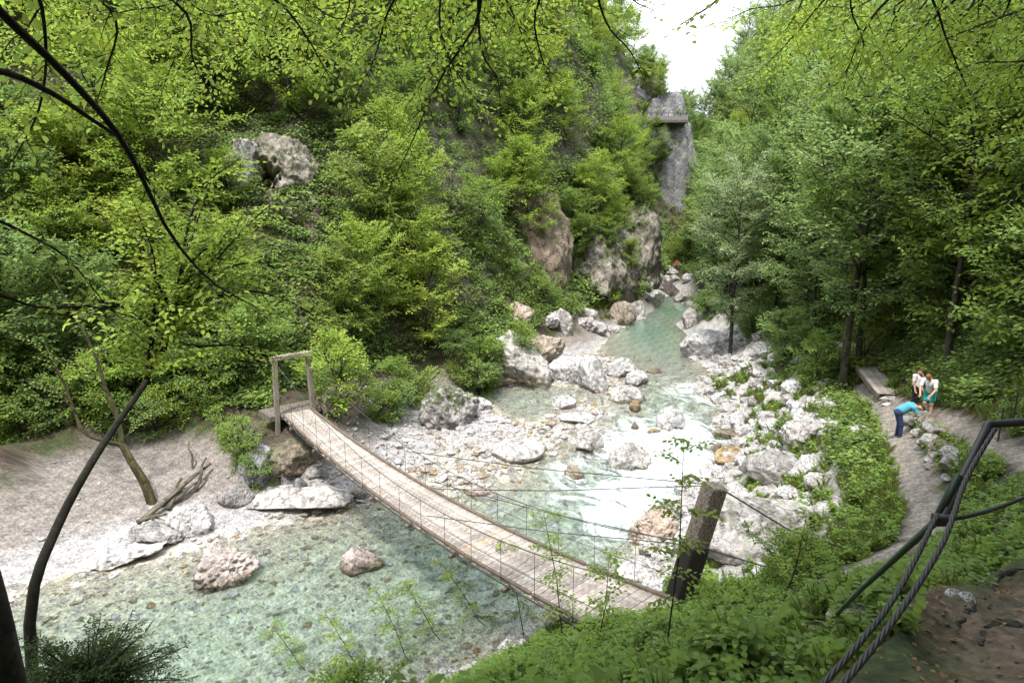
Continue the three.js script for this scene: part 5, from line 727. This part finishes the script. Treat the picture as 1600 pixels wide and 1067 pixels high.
{ // roots and stones of the trail
  const r = rngOf(510);
  for (const [i, uv] of [[[1600, 900], [1560, 915], [1520, 940], [1500, 985], [1490, 1020]], [[1600, 985], [1570, 978], [1545, 985], [1535, 1010]]].entries()) { const pts = smoothLine(uv.map(([u, v]) => hit(u, v) ?? at2(4, -3)), 30).map((p, q) => V(p.x + 0.03 * n2(q * 0.4, i), groundY(p.x, p.z) - 0.018 + 0.012 * n2(q * 0.35, i + 5), p.z + 0.03 * n2(q * 0.4, i + 9))); tag(mesh('tree_root', tube(pts, taper(31, 0.05, 0.012).map((a, q) => a * (1 + 0.2 * n2(q * 0.5, i + 3))), 8), M.bark), ['thick bare root snaking down the trail', 'short root stub on the trail edge', 'long low root across the trail', 'root loop crossing the thick bare root'][i], 'root'); }
  const g = [0, 1, 2].map((k) => rockShape(990 + k, [1, 0.6, 0.8], { detail: 5, cuts: 9, rough: 0.08, tone: ['white', 'pale', 'grey'][k], stain: 0.2 }));
  for (const [u, v, s, lab] of [[1490, 938, 0.07, 'larger white stone of the pair on the trail edge'], [1510, 946, 0.075, 'rounder white stone of the pair on the trail edge'], [1330, 985, 0.22, 'grey stone half buried on the slope below the rope']]) { const p = hit(u, v); const m = mesh('trail_stone', g[s > 0.2 ? 2 : 0], M.rock); m.position.copy(p).add(V(0, s * 0.2, 0)); m.scale.setScalar(s); tag(m, lab, 'stone'); }
  const list = []; for (let i = 0; i < 3500; i++) { const x = rr(r, 0.6, 7.5), z = rr(r, -7.5, -0.4); if (dLine(x, z, TRAIL) < 2.6) list.push([x, z, 0.006 + 0.028 * r() * r() * r()]); } const im = scatter('pebbles', 'pale pebbles strewn over the dark trail', g[1], M.rock, list); im.userData.category = 'gravel';
  const clods = []; for (let i = 0; i < 5000; i++) { const x = rr(r, 0.4, 8), z = rr(r, -7, -0.4); if (dLine(x, z, TRAIL) < 2.8) clods.push([x, z, 0.006 + 0.026 * r() * r()]); } scatter('soil_crumbs', 'brown crumbs of earth and grit on the dark trail', rockShape(995, [1, 0.7, 0.9], { detail: 3, cuts: 6, tone: 'brown', stain: 0.3 }), std({ color: lin(0.3, 0.25, 0.21), vertexColors: true }), clods).userData.category = 'soil';
  const lit = new Leaves(); for (let i = 0; i < 5200; i++) { const x = rr(r, -1, 8), z = rr(r, -7.5, -0.4); lit.add(V(x, groundY(x, z) + 0.015, z), V(rr(r, -1, 1), rr(r, -0.1, 0.3), rr(r, -1, 1)).normalize(), V(rr(r, -0.3, 0.3), 1, rr(r, -0.3, 0.3)).normalize(), rr(r, 0.03, 0.065), 0.03, rr(r, 0.6, 1.3), rr(r, -0.1, 0.1)); }
  tag(mesh('leaf_litter', lit.build(), std({ color: lin(0.17, 0.095, 0.05), vertexColors: true, side: THREE.DoubleSide })), 'brown dead leaves scattered over the trail slope', 'leaf litter', null, 'stuff');
}
{ // road on its ledge across the gorge head
  const c = pxd(1040, 189, 113.5), t = thing('road_bridge', 'small grey road bridge with parapet high in the gorge', 'bridge', c);
  mesh('deck_slab', box(6.4, 0.3, 4, 0.05), M.conc, t).position.y = -0.35; mesh('parapet', box(6.4, 0.7, 0.25, 0.03), std({ color: lin(0.62, 0.63, 0.66), map: concMap }), t).position.set(0, 0.2, 1.9);
  for (let i = 0; i < 7; i++) mesh('rail_post', box(0.12, 0.5, 0.12, 0.01), M.steel, t).position.set(-2.9 + i * 0.96, 0.75, 1.9); mesh('rail', tube([V(-3.1, 1.0, 1.9), V(3.1, 1.0, 1.9)], 0.05, 6), M.steel, t);
  mesh('abutment', rockShape(1001, [3.4, 4, 2.6], { detail: 16, tone: 'slate', stain: 0.4, cuts: 12 }), M.rock, t).position.set(-1.4, -3.6, 0);
}

// ------------------------------------------------------------------ people
function capsuleMesh(caps, cell, k = 0.05) { // smooth union of tapered capsules, meshed
  const lo = V(1e9, 1e9, 1e9), hi = V(-1e9, -1e9, -1e9); for (const [a, b, r0, r1] of caps) for (const [p, r] of [[a, r0], [b, r1]]) { lo.min(p.clone().subScalar(r + 3 * cell)); hi.max(p.clone().addScalar(r + 3 * cell)); }
  const c = lo.clone().add(hi).multiplyScalar(0.5), half = Math.max(hi.x - lo.x, hi.y - lo.y, hi.z - lo.z) / 2, res = clamp(Math.ceil(2 * half / cell), 12, 150), mc = new MarchingCubes(res, M.wire, false, false, 120000); mc.isolation = 0; mc.reset?.();
  for (let z = 0; z < res; z++) for (let y = 0; y < res; y++) for (let x = 0; x < res; x++) {
    const h = res / 2, px0 = c.x + (x - h) / h * half, py = c.y + (y - h) / h * half, pz = c.z + (z - h) / h * half; let d = 1e9;
    for (const [a, b, r0, r1] of caps) { const bx = b.x - a.x, by = b.y - a.y, bz = b.z - a.z, t = clamp(((px0 - a.x) * bx + (py - a.y) * by + (pz - a.z) * bz) / (bx * bx + by * by + bz * bz + 1e-9), 0, 1), e = Math.hypot(px0 - a.x - bx * t, py - a.y - by * t, pz - a.z - bz * t) - lerp(r0, r1, t), m = Math.max(k - Math.abs(d - e), 0) / k; d = Math.min(d, e) - m * m * k * 0.25; }
    mc.field[x + y * res + z * res * res] = -d;
  }
  mc.update(); const n = mc.count ?? mc.geometry.drawRange.count, g = new THREE.BufferGeometry(); g.setAttribute('position', new THREE.BufferAttribute(Float32Array.from(mc.positionArray.subarray(0, n * 3)), 3)); g.setAttribute('normal', new THREE.BufferAttribute(Float32Array.from(mc.normalArray.subarray(0, n * 3)), 3)); g.scale(half, half, half); g.translate(c.x, c.y, c.z); return g;
}
const cloth = (r, g, b) => std({ color: lin(r, g, b), roughness: 0.9 });
function person(label, pos, turn, J, wear, size = 1, coarse = 1) {
  // J: joints in metres, facing +z
  const t = thing('person', label, 'person', pos, turn); t.scale.setScalar(size);
  const { hip, chest, neck, head, sh, el, wr, kn, an } = J, K = 0.015 * coarse, caps = [], hd = head.clone().sub(neck).normalize(), fwd = J.face ?? V(0, 0, 1);
  caps.push([neck, head, 0.058, 0.075], [head, head.clone().addScaledVector(hd, 0.07), 0.085, 0.082], [head.clone().addScaledVector(fwd, 0.05).addScaledVector(hd, -0.03), head.clone().addScaledVector(fwd, 0.062).addScaledVector(hd, 0.03), 0.05, 0.055], [hip, chest, 0.12, 0.13]);
  for (const i of [0, 1]) { caps.push([sh[i], el[i], 0.05, 0.04], [el[i], wr[i], 0.04, 0.028], [V(hip.x + (i ? -0.09 : 0.09), hip.y, hip.z), kn[i], 0.08, 0.055], [kn[i], an[i], 0.055, 0.038], [chest, sh[i], 0.09, 0.055]); }
  const body = [capsuleMesh(caps, K, 0.05)];
  // face: nose, ears; hands with five fingers
  const right = fwd.clone().cross(hd).normalize(), fp = (x, y, z) => head.clone().addScaledVector(right, x).addScaledVector(hd, y).addScaledVector(fwd, z);
  const small = [[fp(0, 0.02, 0.105), fp(0, -0.012, 0.122), 0.008, 0.013], [fp(0.088, 0.0, 0), fp(0.09, 0.03, -0.005), 0.012, 0.014], [fp(-0.088, 0.0, 0), fp(-0.09, 0.03, -0.005), 0.012, 0.014]];
  body.push(capsuleMesh(small, 0.006, 0.005));
  for (const i of [0, 1]) { const d = wr[i].clone().sub(el[i]).normalize(), s = d.clone().cross(fwd).normalize(), n = s.clone().cross(d).normalize(), w = wr[i], q = (a, b, c) => w.clone().addScaledVector(d, a).addScaledVector(s, b).addScaledVector(n, c), h = [[q(0, 0, 0), q(0.05, 0, 0), 0.026, 0.03], [q(0.05, 0.02, 0), q(0.085, 0.02, 0), 0.02, 0.018], [q(0.05, -0.02, 0), q(0.085, -0.02, 0), 0.02, 0.018]]; [[-0.03, 0.055], [-0.01, 0.07], [0.01, 0.066], [0.03, 0.05]].forEach(([o, l]) => h.push([q(0.09, o, 0), q(0.09 + l * 0.55, o * 1.1, 0.008), 0.0095, 0.009], [q(0.09 + l * 0.55, o * 1.1, 0.008), q(0.09 + l, o * 1.1, 0.03), 0.009, 0.007])); h.push([q(0.025, 0.03, 0.01), q(0.06, 0.058, 0.02), 0.012, 0.01], [q(0.06, 0.058, 0.02), q(0.085, 0.06, 0.035), 0.01, 0.008]); body.push(capsuleMesh(h, 0.006 * coarse, 0.008)); }
  mesh('body', mergeGeometries(body), wear.skin ?? cloth(0.5, 0.3, 0.2), t);
  mesh('eyes', mergeGeometries([-1, 1].map((e) => new THREE.SphereGeometry(0.011, 8, 6).translate(...fp(e * 0.033, 0.025, 0.098).toArray()))), cloth(0.03, 0.025, 0.02), t); mesh('mouth', capsuleMesh([[fp(-0.022, -0.045, 0.103), fp(0.022, -0.045, 0.103), 0.007, 0.007]], 0.005, 0.003), cloth(0.4, 0.15, 0.12), t);
  mesh('shirt', capsuleMesh([[V(hip.x, hip.y, hip.z).lerp(chest, 0.1), chest, 0.155, 0.16], [hip.clone().lerp(chest, 0.4), chest.clone().lerp(neck, 0.5), 0.15, 0.1], ...[0, 1].flatMap((i) => [[chest, sh[i], 0.11, 0.075], [sh[i], sh[i].clone().lerp(el[i], wear.sleeve ?? 0.65), 0.075, 0.068]])], K, 0.05), wear.shirt, t);
  mesh(wear.short ? 'shorts' : 'trousers', capsuleMesh([0, 1].flatMap((i) => { const h = V(hip.x + (i ? -0.09 : 0.09), hip.y, hip.z), e = wear.short ? h.clone().lerp(kn[i], 0.75) : kn[i], l = [[hip.clone().lerp(chest, 0.12), h, 0.14, 0.125], [h, e, 0.115, wear.short ? 0.1 : 0.08]]; if (!wear.short) l.push([kn[i], an[i].clone().lerp(kn[i], 0.1), 0.08, 0.062]); return l; }), K, 0.04), wear.legs, t);
  for (const i of [0, 1]) mesh('shoe', capsuleMesh([[an[i].clone().add(V(0, -0.035, -0.03)), an[i].clone().add(V(0, -0.045, 0.15)), 0.05, 0.04]], 0.012 * coarse, 0.02), wear.shoes, t);
  mesh('hair', capsuleMesh([[fp(0, 0.075, -0.02), fp(0, 0.085, 0.03), 0.088, 0.075], [fp(0, 0.03, -0.045), fp(0, -0.05, -0.05), 0.075, 0.055], ...(wear.longHair ? [[fp(0, -0.05, -0.06), fp(0, -0.2, -0.09), 0.05, 0.025]] : [])], 0.011 * coarse, 0.03), wear.hair, t);
  return t;
}
const stand = (o = {}) => ({ hip: V(0, 0.92, 0), chest: V(0, 1.28, 0), neck: V(0, 1.48, 0.01), head: V(0, 1.6, 0.03), sh: [V(0.18, 1.42, 0), V(-0.18, 1.42, 0)], el: [V(0.23, 1.13, 0.02), V(-0.23, 1.13, 0.02)], wr: [V(0.22, 0.88, 0.1), V(-0.22, 0.88, 0.1)], kn: [V(0.1, 0.5, 0.03), V(-0.1, 0.5, 0.03)], an: [V(0.1, 0.09, 0), V(-0.1, 0.09, -0.02)], ...o });
{
  const blue = hit(1404, 684), white = hit(1448, 652), third = hit(1428, 640);
  person('bending person in turquoise t-shirt and navy trousers at the path fork', blue, 1.15, { hip: V(0, 0.92, -0.1), chest: V(0, 1.16, 0.2), neck: V(0, 1.2, 0.4), head: V(0, 1.17, 0.52), face: V(0, -0.85, 0.52).normalize(), sh: [V(0.18, 1.18, 0.33), V(-0.18, 1.18, 0.33)], el: [V(0.2, 0.93, 0.46), V(-0.2, 0.93, 0.46)], wr: [V(0.1, 0.72, 0.6), V(-0.1, 0.74, 0.6)], kn: [V(0.1, 0.5, 0.0), V(-0.1, 0.5, 0.02)], an: [V(0.1, 0.09, -0.04), V(-0.1, 0.09, 0.04)] }, { shirt: cloth(0.08, 0.32, 0.42), legs: cloth(0.02, 0.03, 0.09), shoes: cloth(0.03, 0.03, 0.03), hair: cloth(0.03, 0.02, 0.015), sleeve: 0.7 }, 1.06);
  person('person in white shirt and teal shorts leaning forward with a backpack', white, -0.9, { hip: V(0, 0.94, -0.12), chest: V(0, 1.24, 0.08), neck: V(0, 1.4, 0.2), head: V(0, 1.48, 0.28), face: V(0, -0.5, 0.87).normalize(), sh: [V(0.18, 1.34, 0.14), V(-0.18, 1.34, 0.14)], el: [V(0.24, 1.06, 0.22), V(-0.24, 1.06, 0.22)], wr: [V(0.16, 0.88, 0.4), V(-0.16, 0.88, 0.4)], kn: [V(0.11, 0.5, 0.02), V(-0.11, 0.5, 0.0)], an: [V(0.11, 0.09, 0), V(-0.11, 0.09, -0.08)] }, { shirt: cloth(0.72, 0.72, 0.74), legs: cloth(0.02, 0.3, 0.3), short: true, shoes: cloth(0.04, 0.04, 0.05), hair: cloth(0.2, 0.09, 0.03) }, 1.06);
  person('person in pale top and black trousers standing behind the bending one', third, 0.4, stand({ head: V(0, 1.58, 0.08), face: V(0, -0.35, 0.93).normalize() }), { shirt: cloth(0.6, 0.56, 0.58), legs: cloth(0.015, 0.015, 0.02), shoes: cloth(0.03, 0.03, 0.03), hair: cloth(0.06, 0.03, 0.02), longHair: true }, 0.98);
  { const f = V(Math.sin(-0.9), 0, Math.cos(-0.9)), t = thing('backpack', 'navy backpack worn by the person in white shirt', 'backpack', white.clone().addScaledVector(f, -0.2).add(V(0, 1.0, 0)), -0.9); const m = mesh('pack', capsuleMesh([[V(-0.08, 0, 0), V(-0.08, 0.34, 0.1), 0.12, 0.1], [V(0.08, 0, 0), V(0.08, 0.34, 0.1), 0.12, 0.1], [V(0, 0.0, -0.09), V(0, 0.1, -0.07), 0.09, 0.08]], 0.018, 0.06), cloth(0.02, 0.025, 0.08), t); for (const s of [-1, 1]) mesh('strap', tube(smoothLine([V(s * 0.1, 0.42, 0.14), V(s * 0.12, 0.46, 0.3), V(s * 0.14, 0.3, 0.42), V(s * 0.15, 0.1, 0.28)], 10), 0.02, 5), cloth(0.02, 0.02, 0.03), t); }
  const f1 = hit(1150, 458), f2 = hit(1159, 458), f3 = hit(1057, 424) ?? at2(24.5, -95);
  person('far walker in white top and dark shorts on the bank path', f1, -0.6, stand(), { shirt: cloth(0.75, 0.75, 0.78), legs: cloth(0.05, 0.06, 0.1), short: true, shoes: cloth(0.1, 0.1, 0.1), hair: cloth(0.05, 0.03, 0.02) }, 1, 2);
  person('far walker in white top and blue trousers on the bank path', f2, 0.5, stand(), { shirt: cloth(0.78, 0.78, 0.8), legs: cloth(0.1, 0.16, 0.3), shoes: cloth(0.1, 0.1, 0.1), hair: cloth(0.1, 0.06, 0.03) }, 1, 2);
  person('tiny distant walker in red at the gorge head', f3, 0, stand(), { shirt: cloth(0.5, 0.04, 0.04), legs: cloth(0.05, 0.05, 0.06), shoes: cloth(0.1, 0.1, 0.1), hair: cloth(0.05, 0.03, 0.02) }, 1, 2);
}
renderer.render(scene, camera);
